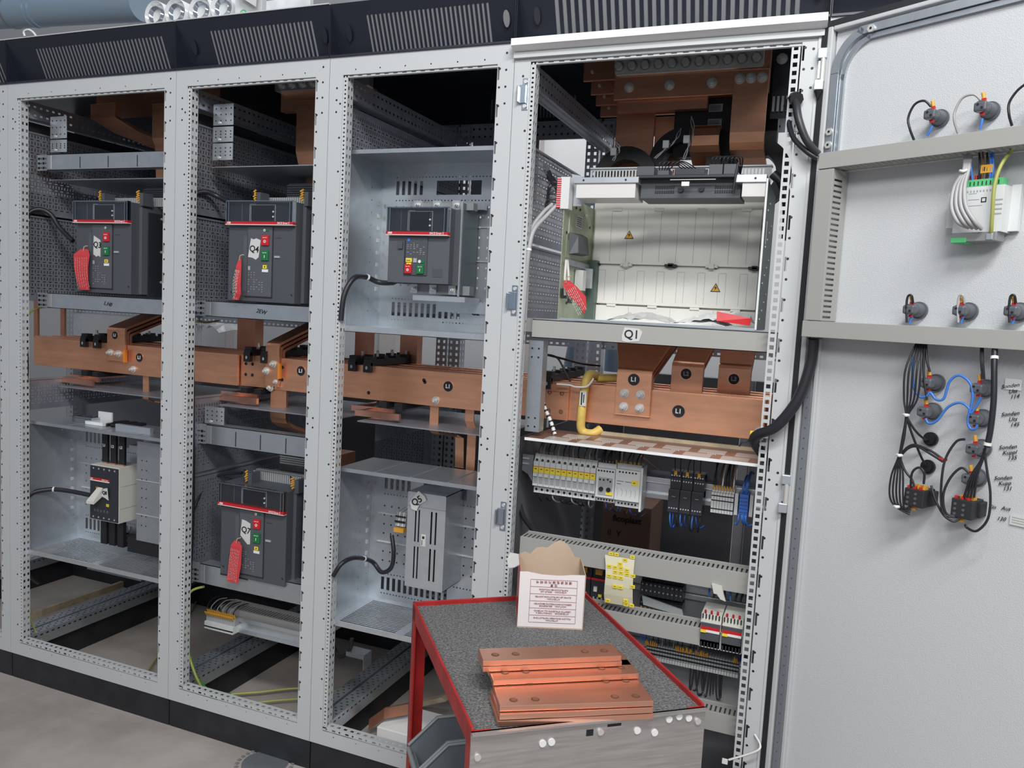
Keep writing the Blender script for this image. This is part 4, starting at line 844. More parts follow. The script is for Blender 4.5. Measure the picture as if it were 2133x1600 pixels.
for x in xs[1:]: m.box(x - .0012, x, YB - .0106, YB - .010, 1.70, 1.858, 'plastic_grey')
for x in (2.20, 2.33, 2.46, 2.59): m.box(x, x + .028, YB - .016, YB - .01, 1.857, 1.866)
m.build('upper_shutter', t, bev=.0015)
m = M('shutter'); m.box(2.143, 2.650, YB - .014, YB, 1.568, 1.685)
for k in range(8):
    x = 2.165 + .062 * k
    for a in (x, x + .022): m.box(a, a + .001, YB - .0146, YB - .014, 1.578, 1.672, 'plastic_grey')
    m.box(x, x + .023, YB - .0146, YB - .014, 1.672, 1.673, 'plastic_grey')
m.build('lower_shutter', t, bev=.0015)
m = M('shutter'); m.box(2.143, 2.652, YB - .02, YB, 1.514, 1.562)
for x in (2.27, 2.40, 2.53): m.box(x, x + .001, YB - .0206, YB - .02, 1.516, 1.56, 'plastic_grey')
for x in (2.20, 2.33, 2.46, 2.58): m.box(x, x + .028, YB - .024, YB - .012, 1.560, 1.567)
m.build('bottom_strip', t, bev=.001)
for x, z, mt_, nm in ((2.255, 1.690, 'offwhite', 'shutter_latch'), (2.516, 1.692, 'offwhite', 'shutter_latch'), (2.393, 1.691, 'black', 'shutter_latch'), (2.150, 1.690, 'black', 'shutter_latch'), (2.640, 1.690, 'black', 'shutter_latch')):
    m = M(mt_); m.box(x - .018, x + .018, YB - .03, YB - .01, z - .004, z + .004); m.box(x - .008, x + .008, YB - .036 if mt_ == 'offwhite' else YB - .03, YB - .01, z - .007, z + .007); m.build(nm, t, bev=.001)
def warn(parent, x, z, y, s=.030, mk=lambda p: p):
    tri = [(x - s / 2, z - s * .42), (x + s / 2, z - s * .42), (x, z + s * .46)]; m = M('ink'); m.prism(tri, 1, y - .0006, y)
    k = .78; cz = z - s * .12; m.prism([(x + (a - x) * k, cz + (b - cz) * k) for a, b in tri], 1, y - .001, y - .0006, 'ferrule')
    m.prism([(x + .002, z + s * .20), (x - .0045, z - s * .05), (x - .0005, z - s * .05), (x - .003, z - s * .28), (x + .005, z + .0005), (x + .001, z + .0005)], 1, y - .0014, y - .001, 'ink'); m.build('warning_sticker', parent, label='yellow warning triangle with a black bolt')
warn(t, 2.255, 1.784, YB - .0105); warn(t, 2.531, 1.630, YB - .0148)
m = M('box_white'); m.box(2.168, 2.337, YF, YF + .10, 1.852, 1.892); m.box(2.160, 2.345, YF - .005, YF + .12, 1.892, 1.908, 'zinc_bright'); m.cyl((2.19, YF - .006, 1.90), (2.19, YF - .004, 1.90), .003, 'black', 8); m.cyl((2.31, YF - .006, 1.90), (2.31, YF - .004, 1.90), .003, 'black', 8); m.build('front_box', t, bev=.002)
m = M('box_white'); m.box(2.618, 2.676, YF, YF + .10, 1.854, 1.890); m.box(2.600, 2.678, YF - .005, YF + .12, 1.890, 1.910, 'zinc_bright'); m.cyl((2.65, YF - .006, 1.90), (2.65, YF - .004, 1.90), .003, 'black', 8); m.build('front_box', t, bev=.002)
m = M('brk'); m.box(2.345, 2.612, YF + .03, YF + .14, 1.855, 1.915); m.box(2.338, 2.62, YF + .0, YF + .14, 1.905, 1.912, 'brk_dark')
for a, b, c, d in ((2.338, 2.385, 1.912, 1.936), (2.395, 2.425, 1.912, 1.930), (2.53, 2.565, 1.912, 1.938), (2.568, 2.60, 1.912, 1.938)): m.box(a, b, YF, YF + .05, c, d)
m.box(2.44, 2.52, YF, YF + .04, 1.912, 1.928, 'brk_dark')
for x in range(9):
    for r in range(2): m.box(2.385 + x * .006, 2.389 + x * .006, YF + .028, YF + .03, 1.868 + r * .012, 1.876 + r * .012, 'black'); m.box(2.545 + x * .006, 2.549 + x * .006, YF + .028, YF + .03, 1.868 + r * .012, 1.876 + r * .012, 'black')
m.cyl((2.455, YF + .024, 1.878), (2.455, YF + .03, 1.878), .008, 'black', 16); m.cyl((2.51, YF + .024, 1.880), (2.51, YF + .03, 1.880), .008, 'black', 16); m.box(2.43, 2.55, YF - .003, YF + .0, 1.898, 1.900, 'offwhite'); m.build('secondary_terminals', t, bev=.0008)
m = M('white').box(2.462, 2.482, YF - .006, YF, 1.882, 1.893).build('white_clip', t)
m = M('plastic_grey'); m.perf((2.162, YF + .15, 1.915), (1, 0, 0), (0, 0, 1), .515, .045, [(.004, .007, [(.006 + k * .0095, .009 + k * .0095) for k in range(52)]), (.014, .038, [(.006 + k * .0095, .0105 + k * .0095) for k in range(52)])]); m.box(2.162, 2.677, YF + .145, YF + .18, 1.959, 1.962); m.build('slotted_comb', t, solid=.001)
m = M('zinc_bright'); m.box(X0 + .01, X1, YF - .008, YF, 1.510, 1.516); m.box(X0, X1, YF, YB, 1.509, 1.512); m.build('bottom_rail', t)
m = M('cable')
for k in range(5): m.tube([(2.40 + k * .006, YF, 1.925), (2.402 + k * .012, YF - .005, 1.945), (2.43 + k * .009, YF + .04, 1.950), (2.455 + k * .01, YF + .10, 1.935)], .0016, n=6)
for k in range(7): m.tube([(2.535 + k * .010, YF + .01, 1.935), (2.538 + k * .010, YF + .0, 1.955), (2.56 + k * .008, YF + .05, 1.962), (2.60, YF + .1, 1.93)], .0018, n=6)
m.tube([(2.604, YF - .004, 1.94), (2.600, YF - .01, 1.90), (2.597, YF - .01, 1.86)], .003, n=6); m.build('control_wires', t)
# left terminal column
m = M('plastic_white'); m.box(2.124, 2.150, .085, .12, 1.822, 1.910)
for k in range(14): m.box(2.114, 2.126, .082, .11, 1.824 + k * .006, 1.8275 + k * .006, 'red'); m.box(2.114, 2.126, .083, .11, 1.8275 + k * .006, 1.830 + k * .006, 'plastic_white')
m.build('terminal_column', t)
m = M('zinc_bright'); m.prism([(2.142, 1.925), (2.175, 1.918), (2.175, 1.835), (2.150, 1.835)], 1, .125, .128, 'zinc_bright'); m.build('corner_bracket', t)
rnd = random.Random(9); m = M('cable')
for k in range(12):
    z = 1.826 + k * .0065; m.tube([(2.114, .09, z), (2.100 - rnd.uniform(0, .012), .085, z + rnd.uniform(-.006, .008)), (2.088 - rnd.uniform(0, .010), .09, 1.845 + rnd.uniform(-.02, .02)), (2.096, .09, 1.82)], .0014, n=6)
m.build('wire_fan', t)
cable('upper grey cable bending down behind the left post of the Q1 cabinet', pc([(1160, 428, .09), (1138, 450, .07), (1112, 480, .03), (1102, 520, .012), (1096, 575, .010), (1089, 665, .010), (1080, 800, .010), (1071, 950, .010)]), .0065, 'grey_wire', ties=(.45,))
cable('lower grey cable bending down behind the left post of the Q1 cabinet', pc([(1152, 425, .09), (1130, 445, .08), (1106, 480, .05), (1100, 530, .03), (1097, 600, .03), (1093, 668, .03)]), .0065, 'grey_wire')
cable('black corrugated cable behind the red and white terminal column', pc([(1136, 345, .3), (1145, 368, .25), (1160, 388, .2), (1165, 400, .15)]), .010)
cable('dark cable bending down at the right inside of the Q1 cabinet', pc([(1610, 362, .2), (1630, 385, .2), (1640, 430, .2), (1638, 500, .22)]), .013)
# crumpled papers on the sill
def crumple(name, label, cat, x0, x1, y0, y1, z, h, mt, seed, nx=12, ny=5):
    r = random.Random(seed); vs = []; fs = []
    for i in range(nx + 1):
        for j in range(ny + 1):
            f = i / nx; g = j / ny; e = .3 + .7 * math.sin(PI * f) ** .5 if 0 < i < nx else .25
            vs.append((x0 + (x1 - x0) * f + r.uniform(-.004, .004), y0 + (y1 - y0) * g + r.uniform(-.004, .004), z + .002 + h * e * (.35 + .65 * g) * r.uniform(.45, 1)))
    for i in range(nx):
        for j in range(ny): a = i * (ny + 1) + j; fs.append((a, a + ny + 1, a + ny + 2, a + 1))
    m = M(mt); m.add(vs, fs); return m.build(name, None, label, cat, solid=.0008)
crumple('paper_bundle', 'crumpled printed papers lying left on the sill of the white frame', 'paper', 2.27, 2.44, .12, .28, 1.513, .035, 'paper', 3)
crumple('paper_bundle', 'white leaflets lying in the right corner of the white frame', 'paper', 2.45, 2.60, .12, .25, 1.513, .03, 'white', 5)
crumple('plastic_bag', 'clear bag over the leaflets in the right corner', 'bag', 2.50, 2.66, .14, .30, 1.52, .05, 'film', 8)
M('red').hexa([(2.575, .118, 1.530), (2.662, .115, 1.522), (2.662, .12, 1.522), (2.575, .124, 1.530), (2.573, .13, 1.556), (2.664, .13, 1.542), (2.664, .134, 1.542), (2.573, .134, 1.556)]).build('leaflet', None, 'small red leaflet in the right corner of the white frame', 'leaflet')
tg('flat red tag tilted at the lower left of the white frame', [(1174, 584, 1186, 584), (1173, 594, 1200, 596), (1186, 616, 1221, 618), (1210, 640, 1222, 642), (1214, 652, 1217, 653)], .075, bend=.002)
# ------------------------------------------------------------------ yellow clamp loop, small wires by the bars
t = thing('tape_loop', 'yellow taped hook hanging over the busbar left of riser L1', 'strap', (2.19, .22, 1.17)); m = M('yellow_tape')
m.tube([(2.205, .33, 1.335), (2.197, .27, 1.348), (2.193, .235, 1.340), (2.188, .226, 1.30), (2.184, .226, 1.22), (2.184, .230, 1.185), (2.196, .232, 1.172), (2.222, .234, 1.172), (2.240, .25, 1.185)], .0135, n=10); m.build('loop', t)
m = M('yellow_tape'); m.tube([(2.205, .30, 1.335), (2.26, .33, 1.338), (2.36, .33, 1.336)], .013, n=10); m.build('arm', t)
m = M('paper').box(2.180, 2.200, .2105, .2125, 1.255, 1.300); m.box(2.184, 2.188, .210, .2105, 1.258, 1.296, 'ink'); m.box(2.191, 2.194, .210, .2105, 1.265, 1.290, 'ink'); m.build('paper_label', t)
cable('white cord knotted around the yellow hook', pc([(1160, 800, .2), (1185, 802, .2), (1200, 806, .2), (1222, 805, .2), (1232, 795, .2), (1236, 788, .2)]), .003, 'white', 'cord', 'cord')
cable('thin black wire running behind the sheet post to the white knot', pc([(1135, 738, .2), (1160, 745, .2), (1175, 770, .2), (1188, 795, .2)]), .003)
cable('thin black pair running right above the bars', pc([(1135, 738, .2), (1175, 748, .25), (1215, 758, .35), (1250, 762, .4)]), .0035)
cable('black and white striped cable going down through the shelf', pc([(1126, 820, .16), (1135, 850, .16), (1148, 880, .15), (1156, 905, .14)]), .006, 'white', ties=())
m = M('cable')
P = smooth(pc([(1126, 820, .16), (1135, 850, .16), (1148, 880, .15), (1156, 905, .14)]), 8)
for i in range(0, len(P) - 2, 3): m.cyl(P[i], P[i + 1], .0066, n=10)
m.build('cable_stripes', None, 'black bands on the striped cable at the sheet post', 'cable marking')
m = M('zinc').box(2.065, 2.106, .06, .062, 1.185, 1.448); m.box(2.106, 2.108, .06, .10, 1.185, 1.448)
for x in (2.075, 2.095):
    for z in (1.20, 1.225, 1.40, 1.425): m.cyl((x, .0594, z), (x, .06, z), .003, 'black', 8)
m.build('sheet_post', c4)
# ------------------------------------------------------------------ shelf with film windows
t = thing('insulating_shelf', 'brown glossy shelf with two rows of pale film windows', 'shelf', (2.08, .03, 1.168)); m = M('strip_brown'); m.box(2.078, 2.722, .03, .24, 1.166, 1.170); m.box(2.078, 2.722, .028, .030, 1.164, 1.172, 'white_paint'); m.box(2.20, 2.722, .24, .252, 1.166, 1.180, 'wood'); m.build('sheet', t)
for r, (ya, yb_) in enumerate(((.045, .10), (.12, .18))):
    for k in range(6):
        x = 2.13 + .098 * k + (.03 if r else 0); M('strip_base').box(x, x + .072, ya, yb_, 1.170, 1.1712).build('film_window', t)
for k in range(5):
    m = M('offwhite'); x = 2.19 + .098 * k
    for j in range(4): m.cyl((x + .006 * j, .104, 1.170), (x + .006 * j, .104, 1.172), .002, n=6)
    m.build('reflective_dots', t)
# ------------------------------------------------------------------ upper DIN row
def din(label, x0, x1, y, zc, h=.062):
    t = thing('mounting_rail', label, 'mounting rail', (x0, y, zc - h / 2), group='metal mounting rails in the wide right cabinet'); m = M('zinc_bright')
    m.box(x0, x1, y, y + .002, zc + h / 2 - .014, zc + h / 2); m.box(x0, x1, y, y + .002, zc - h / 2, zc - h / 2 + .014); m.box(x0, x1, y + .010, y + .012, zc - h / 2 + .014, zc + h / 2 - .014)
    m.box(x0, x1, y, y + .012, zc + h / 2 - .016, zc + h / 2 - .014); m.box(x0, x1, y, y + .012, zc - h / 2 + .014, zc - h / 2 + .016); m.box(x0, x1, y + .03, y + .032, zc + h / 2, zc + h / 2 + .016, 'zinc_dark'); m.build('rail', t, bev=.0006); return t
din('upper mounting rail carrying the row of miniature breakers', 2.05, 2.742, .215, 1.035)
p0 = None
for i in range(11):
    lb = 'white miniature breaker with yellow label, %s of eleven' % nth(i, 11)
    if p0 is None:
        x = 2.066; t = thing('miniature_breaker', lb, 'miniature breaker', (x, .15, .985), group='row of white miniature breakers'); p0 = t
        m = M('plastic_white'); m.box(x, x + .0170, .150, .205, 1.008, 1.083); m.box(x, x + .0170, .165, .205, .984, 1.104); m.hexa([(x, .150, 1.072), (x + .017, .150, 1.072), (x + .017, .17, 1.072), (x, .17, 1.072), (x, .165, 1.100), (x + .017, .165, 1.100), (x + .017, .17, 1.100), (x, .17, 1.100)])
        m.cyl((x + .0085, .1575, 1.0855), (x + .0085, .1545, 1.0865), .0042, 'black', 10); m.cyl((x + .0085, .1645, .995), (x + .0085, .164, .995), .0042, 'black', 10); m.box(x + .0168, x + .0174, .149, .205, 1.008, 1.083, 'plastic_grey'); m.box(x, x + .017, .1495, .15, 1.066, 1.068, 'red'); m.build('case', t, bev=.0006)
        m = M('yellow').box(x + .0005, x + .0166, .1485, .15, 1.049, 1.0665); m.box(x + .005, x + .012, .148, .1485, 1.059, 1.061, 'ink'); m.build('marker_label', t)
        m = M('plastic_white'); m.box(x + .002, x + .015, .144, .15, 1.038, 1.048); m.box(x + .002, x + .015, .149, .15, 1.016, 1.036, 'plastic_grey'); m.build('toggle', t)
    else:
        c = copy_tree(p0); c.location.x += .01775 * i; c['label'] = lb
t = thing('relay_module', 'white relay module with two dark knobs beside the miniature breakers', 'relay', (2.262, .15, .99)); m = M('plastic_white'); m.box(2.262, 2.318, .15, .205, 1.00, 1.086); m.box(2.262, 2.318, .165, .205, .985, 1.10); m.box(2.270, 2.312, .148, .15, 1.008, 1.06, 'plastic_grey')
for k in range(6): m.cyl((2.269 + k * .0085, .1495, 1.079), (2.269 + k * .0085, .149, 1.079), .0028, 'black', 8); m.cyl((2.269 + k * .0085, .1645, .991), (2.269 + k * .0085, .164, .991), .0028, 'black', 8)
for x, z in ((2.275, 1.053), (2.286, 1.053), (2.298, 1.055), (2.306, 1.05)): m.cyl((x, .1475, z), (x, .148, z), .003, 'black', 8)
m.build('case', t, bev=.001)
for x in (2.280, 2.302): M('black').cyl((x, .143, 1.026), (x, .148, 1.026), .0065, n=14).build('knob', t)
M('yellow').box(2.294, 2.314, .1465, .148, 1.010, 1.020).build('marker_label', t)
t = thing('relay_module', 'white wider module with a yellow label, right end of the white row', 'relay', (2.32, .15, .97)); m = M('plastic_white'); m.box(2.320, 2.392, .148, .205, 1.0, 1.09); m.box(2.320, 2.392, .165, .205, .978, 1.105); m.box(2.392, 2.398, .155, .21, .972, 1.10)
for k in range(6): m.cyl((2.332 + k * .0095, .1475, 1.083), (2.332 + k * .0095, .147, 1.083), .0028, 'black', 8); m.cyl((2.330 + k * .010, .1645, .988), (2.330 + k * .010, .164, .988), .003, 'black', 8)
for a in ((2.325, 2.345, 1.055), (2.325, 2.338, 1.047), (2.350, 2.37, 1.055)): m.box(a[0], a[1], .1474, .148, a[2], a[2] + .0015, 'ink')
for k in range(5): m.tube([(2.325 + k * .013, .1472, 1.035), (2.33 + k * .013, .1472, 1.028), (2.328 + k * .013, .1472, 1.012)], .0005, 'plastic_grey', n=4)
m.build('case', t, bev=.001); m = M('yellow').box(2.368, 2.388, .1465, .148, 1.048, 1.062); m.box(2.373, 2.380, .146, .1465, 1.054, 1.056, 'ink'); m.build('marker_label', t)
p0 = None
for i in range(3):
    lb = 'black relay socket on the upper rail, %s of three' % nth(i, 3)
    if p0 is None:
        x = 2.474; t = p0 = thing('relay_socket', lb, 'relay socket', (x, .16, .99), group='black relay sockets on the upper rail'); m = M('brk_dark'); m.box(x, x + .031, .175, .21, 1.03, 1.095); m.box(x, x + .031, .155, .21, .985, 1.05); m.box(x, x + .031, .165, .21, 1.085, 1.10)
        for k in range(4):
            for z, y in ((1.089, .1645), (1.072, .1745), (.997, .1545)): m.cyl((x + .005 + k * .007, y, z), (x + .005 + k * .007, y - .001, z), .002, 'steel', 8)
        m.build('socket', t, bev=.0008); m = M('ferrule').box(x + .012, x + .020, .158, .165, 1.092, 1.104).build('yellow_ferrule', t); M('plastic_grey').box(x + .01, x + .02, .154, .155, 1.03, 1.031).build('socket_mark', t)
    else: c = copy_tree(p0); c.location.x += .0325 * i; c['label'] = lb
p0 = None
for i in range(8):
    lb = 'grey white terminal on the upper rail, %s of eight' % nth(i, 8)
    if p0 is None:
        x = 2.592; t = p0 = thing('terminal_block', lb, 'terminal block', (x, .16, 1.0), group='white terminals on the upper rail'); m = M('plastic_white'); m.box(x, x + .0066, .165, .21, .998, 1.055); m.box(x, x + .0066, .180, .21, 1.05, 1.068)
        for z in (1.045, 1.032, 1.008): m.box(x, x + .0067, .164, .166, z, z + .003, 'black')
        m.build('body', t); M('ferrule').cyl((x + .003, .175, 1.062), (x + .003, .172, 1.074), .0022, n=8).build('yellow_ferrule', t)
    else: c = copy_tree(p0); c.location.x += .0076 * i; c['label'] = lb
M('plastic_white').box(2.655, 2.664, .165, .21, 1.0, 1.06).build('end_stop', None, 'white end stop left of the blue terminals', 'end stop')
t = thing('terminal_block', 'bright blue terminal group at the right end of the upper rail', 'terminal block', (2.678, .16, .99)); m = M('blue'); m.box(2.668, 2.692, .160, .21, 1.005, 1.06)
for k in range(5): m.box(2.667, 2.693, .158, .161, 1.010 + k * .010, 1.0125 + k * .010, 'blue_dark')
m.build('body', t, bev=.001)
M('plastic_white').box(2.695, 2.704, .165, .21, 1.0, 1.06).build('end_stop', None, 'white end stop right of the blue terminals', 'end stop')
# wires up and down
rnd = random.Random(11)
def wires(n, x0, x1, y, z, dz, label, grp, mts=('brown_wire', 'grey_wire', 'cable'), r=.0022, back=.06, sag=.0, curl=1):
    for i in range(n):
        x = x0 + (x1 - x0) * i / max(1, n - 1) + rnd.uniform(-.002, .002); mt = mts[i % len(mts)]; h = dz * rnd.uniform(.85, 1.1); s_ = rnd.uniform(-.006, .012)
        m = M(mt); m.tube([(x, y, z), (x + s_ * .3, y - .006 * curl, z + h * .5), (x + s_, y + back * .4, z + h), (x + s_ * 2, y + back, z + h * .9)], r, n=6, sub=4); m.build('wire', None, '%s, %s' % (label, nth(i, n)), 'wire', grp)
wires(12, 2.076, 2.25, .17, 1.098, .05, 'wire curving up from the miniature breakers', 'wires above the white row')
wires(5, 2.27, 2.31, .17, 1.098, .045, 'dark wire above the relay with two knobs', 'wires above the white row', ('cable', 'black'))
wires(7, 2.31, 2.39, .17, 1.10, .045, 'wire above the wide white module', 'wires above the white row', ('brown_wire', 'cable'))
m = M('ferrule')
for k in range(7): m.cyl((2.315 + k * .011, .168, 1.100), (2.316 + k * .011, .166, 1.113), .0026, n=8)
m.build('ferrule_row', None, 'row of yellow ferrules above the wide white module', 'ferrules')
wires(9, 2.085, 2.24, .18, .986, -.035, 'wire hanging under the miniature breakers', 'wires below the white row', ('cable', 'black', 'grey_wire'))
wires(6, 2.29, 2.38, .18, .984, -.035, 'blue or dark wire under the white modules', 'wires below the white row', ('blue_dark', 'cable'))
wires(5, 2.485, 2.555, .175, 1.10, .05, 'thin black wire above the relay sockets', 'wires above the relay sockets', ('cable',), r=.0014, back=.02)
wires(9, 2.48, 2.565, .17, .986, -.05, 'wire hanging below the relay sockets', 'wires below the relay sockets', ('blue', 'blue_dark', 'cable'), r=.0020, back=.03)
wires(8, 2.594, 2.648, .178, 1.07, .07, 'wire arching above the white terminals', 'wires above the white terminals', ('cable', 'cable', 'brown_wire', 'white'), r=.0022, back=.05)
wires(3, 2.673, 2.686, .175, 1.058, .055, 'blue wire arching above the blue terminals', 'blue wires at the blue terminals', ('blue',), r=.0028, back=.05)
wires(5, 2.670, 2.690, .165, 1.006, -.032, 'blue wire hanging below the blue terminals', 'blue wires at the blue terminals', ('blue',), r=.0026, back=.01)
t = thing('rail_bracket', 'dark grey bracket with screws at the left end of the upper rail', 'bracket', (2.03, .12, 1.02)); m = M('zinc_dark'); m.prism([(2.03, 1.10), (2.064, 1.10), (2.064, 1.02), (2.05, 1.04), (2.03, 1.05)], 1, .15, .154); m.box(2.032, 2.052, .146, .15, 1.086, 1.090, 'steel'); m.box(2.032, 2.052, .146, .15, 1.070, 1.074, 'steel'); m.build('plate', t)
cable('thick black cable curving down left of the white row', pc([(1130, 985, .3), (1095, 1000, .25), (1082, 1035, .2), (1090, 1075, .16), (1118, 1112, .12)]), .008)
t = thing('support_rod', 'thin steel rod slanting behind the upper rail', 'rod', (2.40, .3, 1.05)); M('steel').cyl(Y(1335, 950, .32), Y(1395, 1000, .24), .003, n=8).build('rod', t)
# ------------------------------------------------------------------ slotted wiring ducts of the lower part
def duct(label, x0, x1, y0, y1, z0, z1, xs=None):
    t = thing('wiring_duct', label, 'cable duct', (x0, y0, z0), group='slotted grey wiring ducts'); L = x1 - x0
    M('duct_grey').box(x0, x1, y0, y0 + .003, z0, z1).build('cover', t, bev=.0008)
    m = M('duct_grey'); hs = [(.006 + .0125 * k, .011 + .0125 * k) for k in range(int(L / .0125) - 1)]
    m.perf((x0, y0 + .003, z1 - .002), (1, 0, 0), (0, 1, 0), L, y1 - y0 - .003, [(.006, (y1 - y0) * .62, hs)]); m.perf((x0, y0 + .003, z0 + .002), (1, 0, 0), (0, 1, 0), L, y1 - y0 - .003, [(.006, (y1 - y0) * .62, hs)])
    m.box(x0, x1, y1 - .002, y1, z0, z1); m.box(x0, x0 + .001, y0 + .003, y1, z0 + .002, z1 - .002); m.build('slotted_body', t, solid=.0012); return t
duct('highest slotted duct of the lower part, holding a white clip', 2.075, 2.735, .045, .115, .822, .878); duct('slotted duct below the black terminal rows', 2.09, 2.732, .045, .115, .660, .708); duct('lowest slotted duct near the cabinet foot', 2.11, 2.730, .06, .125, .425, .478)
m = M('film'); m.prism([(2.625, .838), (2.652, .834), (2.658, .812), (2.664, .796), (2.650, .800), (2.640, .812), (2.632, .812)], 1, .036, .044, 'offwhite'); m.build('plastic_clip', None, 'small whitish clip stuck on the front of the highest duct', 'clip')
m = M('zinc'); m.box(2.095, 2.735, .222, .225, .40, .80); m.build('mounting_plate', c4)
M('dark_panel').box(2.03, 2.75, .30, .304, .12, .42).build('lower_back_plate', c4)
din('mounting rail behind the two red and white contactors', 2.10, 2.73, .20, .745, .035); din('mounting rail of the long silver terminal row', 2.10, 2.73, .185, .565, .035)
# black protection switches at left
t0 = None
for i in range(2):
    lb = 'black motor switch with red strip, %s of the pair behind the box' % ('left', 'right')[i]
    if not t0:
        x = 2.228; t = t0 = thing('motor_switch', lb, 'motor switch', (x, .12, .70), group='black motor switches behind the box'); m = M('brk_dark'); m.box(x, x + .044, .125, .20, .70, .765); m.box(x, x + .044, .14, .20, .69, .79)
        for k in range(3): m.cyl((x + .01 + k * .012, .1245, .708), (x + .01 + k * .012, .124, .708), .003, 'plastic_grey', 8)
        m.build('body', t, bev=.001); M('red').box(x, x + .044, .123, .125, .760, .766).build('red_strip', t); M('white').box(x + .010, x + .020, .118, .125, .728, .742).build('toggle', t); M('yellow').box(x + .024, x + .034, .122, .125, .712, .720).build('marker_label', t)
        M('ferrule').box(x + .01, x + .03, .13, .14, .775, .79).build('yellow_ferrules', t)
    else: c = copy_tree(t0); c.location.x += .046; c['label'] = lb
wires(7, 2.235, 2.312, .14, .79, .04, 'wire above the black motor switches', 'wires above the motor switches', ('blue_dark', 'cable', 'blue'))
# hanging yellow label sheet
t = thing('marker_sheet', 'pale yellow card of small labels hanging on the highest duct', 'label card', (2.33, .03, .735)); m = M('sheet_yellow'); vs = []
for j in range(6):
    f = j / 5; vs += [(2.332 + .012 * f + .004 * math.sin(f * 5), .036 - .012 * math.sin(f * 3), .868 - .135 * f), (2.416 + .004 * f, .036 - .012 * math.sin(f * 3), .868 - .132 * f)]
m.add(vs, [(2 * j, 2 * j + 1, 2 * j + 3, 2 * j + 2) for j in range(5)]); m.build('card', t, solid=.0008)
def sheetp(u, v): f = v; y = .036 - .012 * math.sin(f * 3); return (2.332 + .012 * f + .004 * math.sin(f * 5) + .084 * u, y - .001, .868 - .134 * f)
for (u, v) in ((.13, -.03), (.32, -.03), (.85, -.03), (.6, .04), (.42, .13), (.05, .21), (.25, .21), (.44, .21), (.64, .23), (.25, .30), (.44, .30), (.64, .31), (.84, .32), (.05, .40), (.25, .40), (.44, .40), (.85, .54), (.27, .60), (.46, .60), (.66, .88), (.05, .95), (.66, .96), (.85, .96)):
    p = sheetp(u, max(0, v)); z = p[2] + (.006 if v < 0 else 0); m = M('yellow').box(p[0], p[0] + .013, p[1] - .002, p[1], z - .004, z + .005); m.box(p[0] + .003, p[0] + .010, p[1] - .0024, p[1] - .002, z, z + .0012, 'ink'); m.build('label', t)
# black two level relay row
def row(n, x, dx, fn, lab, cat, name, grp):
    p = None
    for i in range(n):
        lb = lab % (nth(i, n))
        if p is None: p = thing(name, lb, cat, (x, .15, .74), group=grp); fn(p, x)
        else: c = copy_tree(p); c.location.x += dx * i; c['label'] = lb
def f_up(t, x):
    m = M('brk_dark'); m.box(x, x + .0115, .16, .20, .755, .80); m.box(x, x + .0115, .145, .20, .735, .775)
    for y, z in ((.1595, .792), (.1445, .768), (.1445, .750)): m.cyl((x + .006, y, z), (x + .006, y - .001, z), .0022, 'plastic_grey', 8)
    m.build('body', t)
row(10, 2.415, .0122, f_up, 'thin black relay of the row right of the label card, %s', 'relay', 'slim_relay', 'slim black relays right of the label card')
m = M('film'); m.prism([(2.425, .738), (2.54, .718), (2.545, .700), (2.43, .712)], 1, .128, .134, 'plastic_grey'); m.build('clear_cover', None, 'clear plastic strip under the slim black relays', 'cover strip')
def f_lo(t, x):
    m = M('brk_dark'); m.box(x, x + .0115, .150, .20, .700, .722); m.cyl((x + .006, .1495, .712), (x + .006, .1485, .712), .0025, 'iron', 8); m.build('body', t); M('ferrule').cyl((x + .006, .148, .700), (x + .006, .14, .690), .0026, n=8).build('yellow_ferrule', t)
row(10, 2.415, .0122, f_lo, 'lower terminal of the slim relays with yellow ferrule, %s', 'terminal', 'relay_terminal', 'terminals below the slim relays')
wires(8, 2.36, 2.53, .142, .698, -.03, 'blue wire dropping into the second duct', 'blue wires above the second duct', ('blue', 'blue', 'cable'), back=-.02)
wires(6, 2.42, 2.53, .17, .80, .022, 'short dark wire above the slim relays', 'wires above the slim relays', ('brown_wire', 'cable'), back=.02)
t0 = None
for i in range(2):
    lb = 'white contactor with red stripe and yellow tag, %s of the pair' % ('left', 'right')[i]
    if not t0:
        x = 2.604; t = t0 = thing('contactor', lb, 'contactor', (x, .09, .68), group='white contactors with red stripe'); m = M('offwhite'); m.box(x, x + .053, .11, .20, .676, .770); m.box(x + .002, x + .051, .100, .11, .70, .748, 'brk'); m.box(x, x + .053, .10, .11, .748, .752)
        for k in range(6): m.box(x + .003 + k * .0085, x + .006 + k * .0085, .106, .11, .756, .770, 'black'); m.box(x + .003 + k * .0085, x + .0065 + k * .0085, .106, .11, .678, .692, 'brk_dark')
        m.build('body', t, bev=.001); m = M('red').box(x + .002, x + .051, .098, .10, .730, .738); m.box(x + .016, x + .051, .098, .10, .723, .730, 'white'); m.build('red_strip', t); M('yellow').box(x + .002, x + .016, .096, .10, .722, .729).build('marker_label', t)
        m = M('red'); [m.cyl((x + .010 + k * .016, .112, .770), (x + .010 + k * .016, .110, .779), .003, n=8) for k in range(3)]; m.build('red_ferrules', t)
    else: c = copy_tree(t0); c.location.x += .056; c['label'] = lb
    if i == 0: t0.location.y -= .065; t0.location.z -= .018
wires(8, 2.612, 2.71, .112, .776, .035, 'wire above the white contactors', 'wires above the contactors', ('blue', 'cable', 'cable', 'cable'), r=.003, back=.02)
wires(8, 2.61, 2.71, .12, .678, -.02, 'short dark wire under the white contactors', 'wires below the contactors', ('cable', 'red'), r=.0025, back=.02)
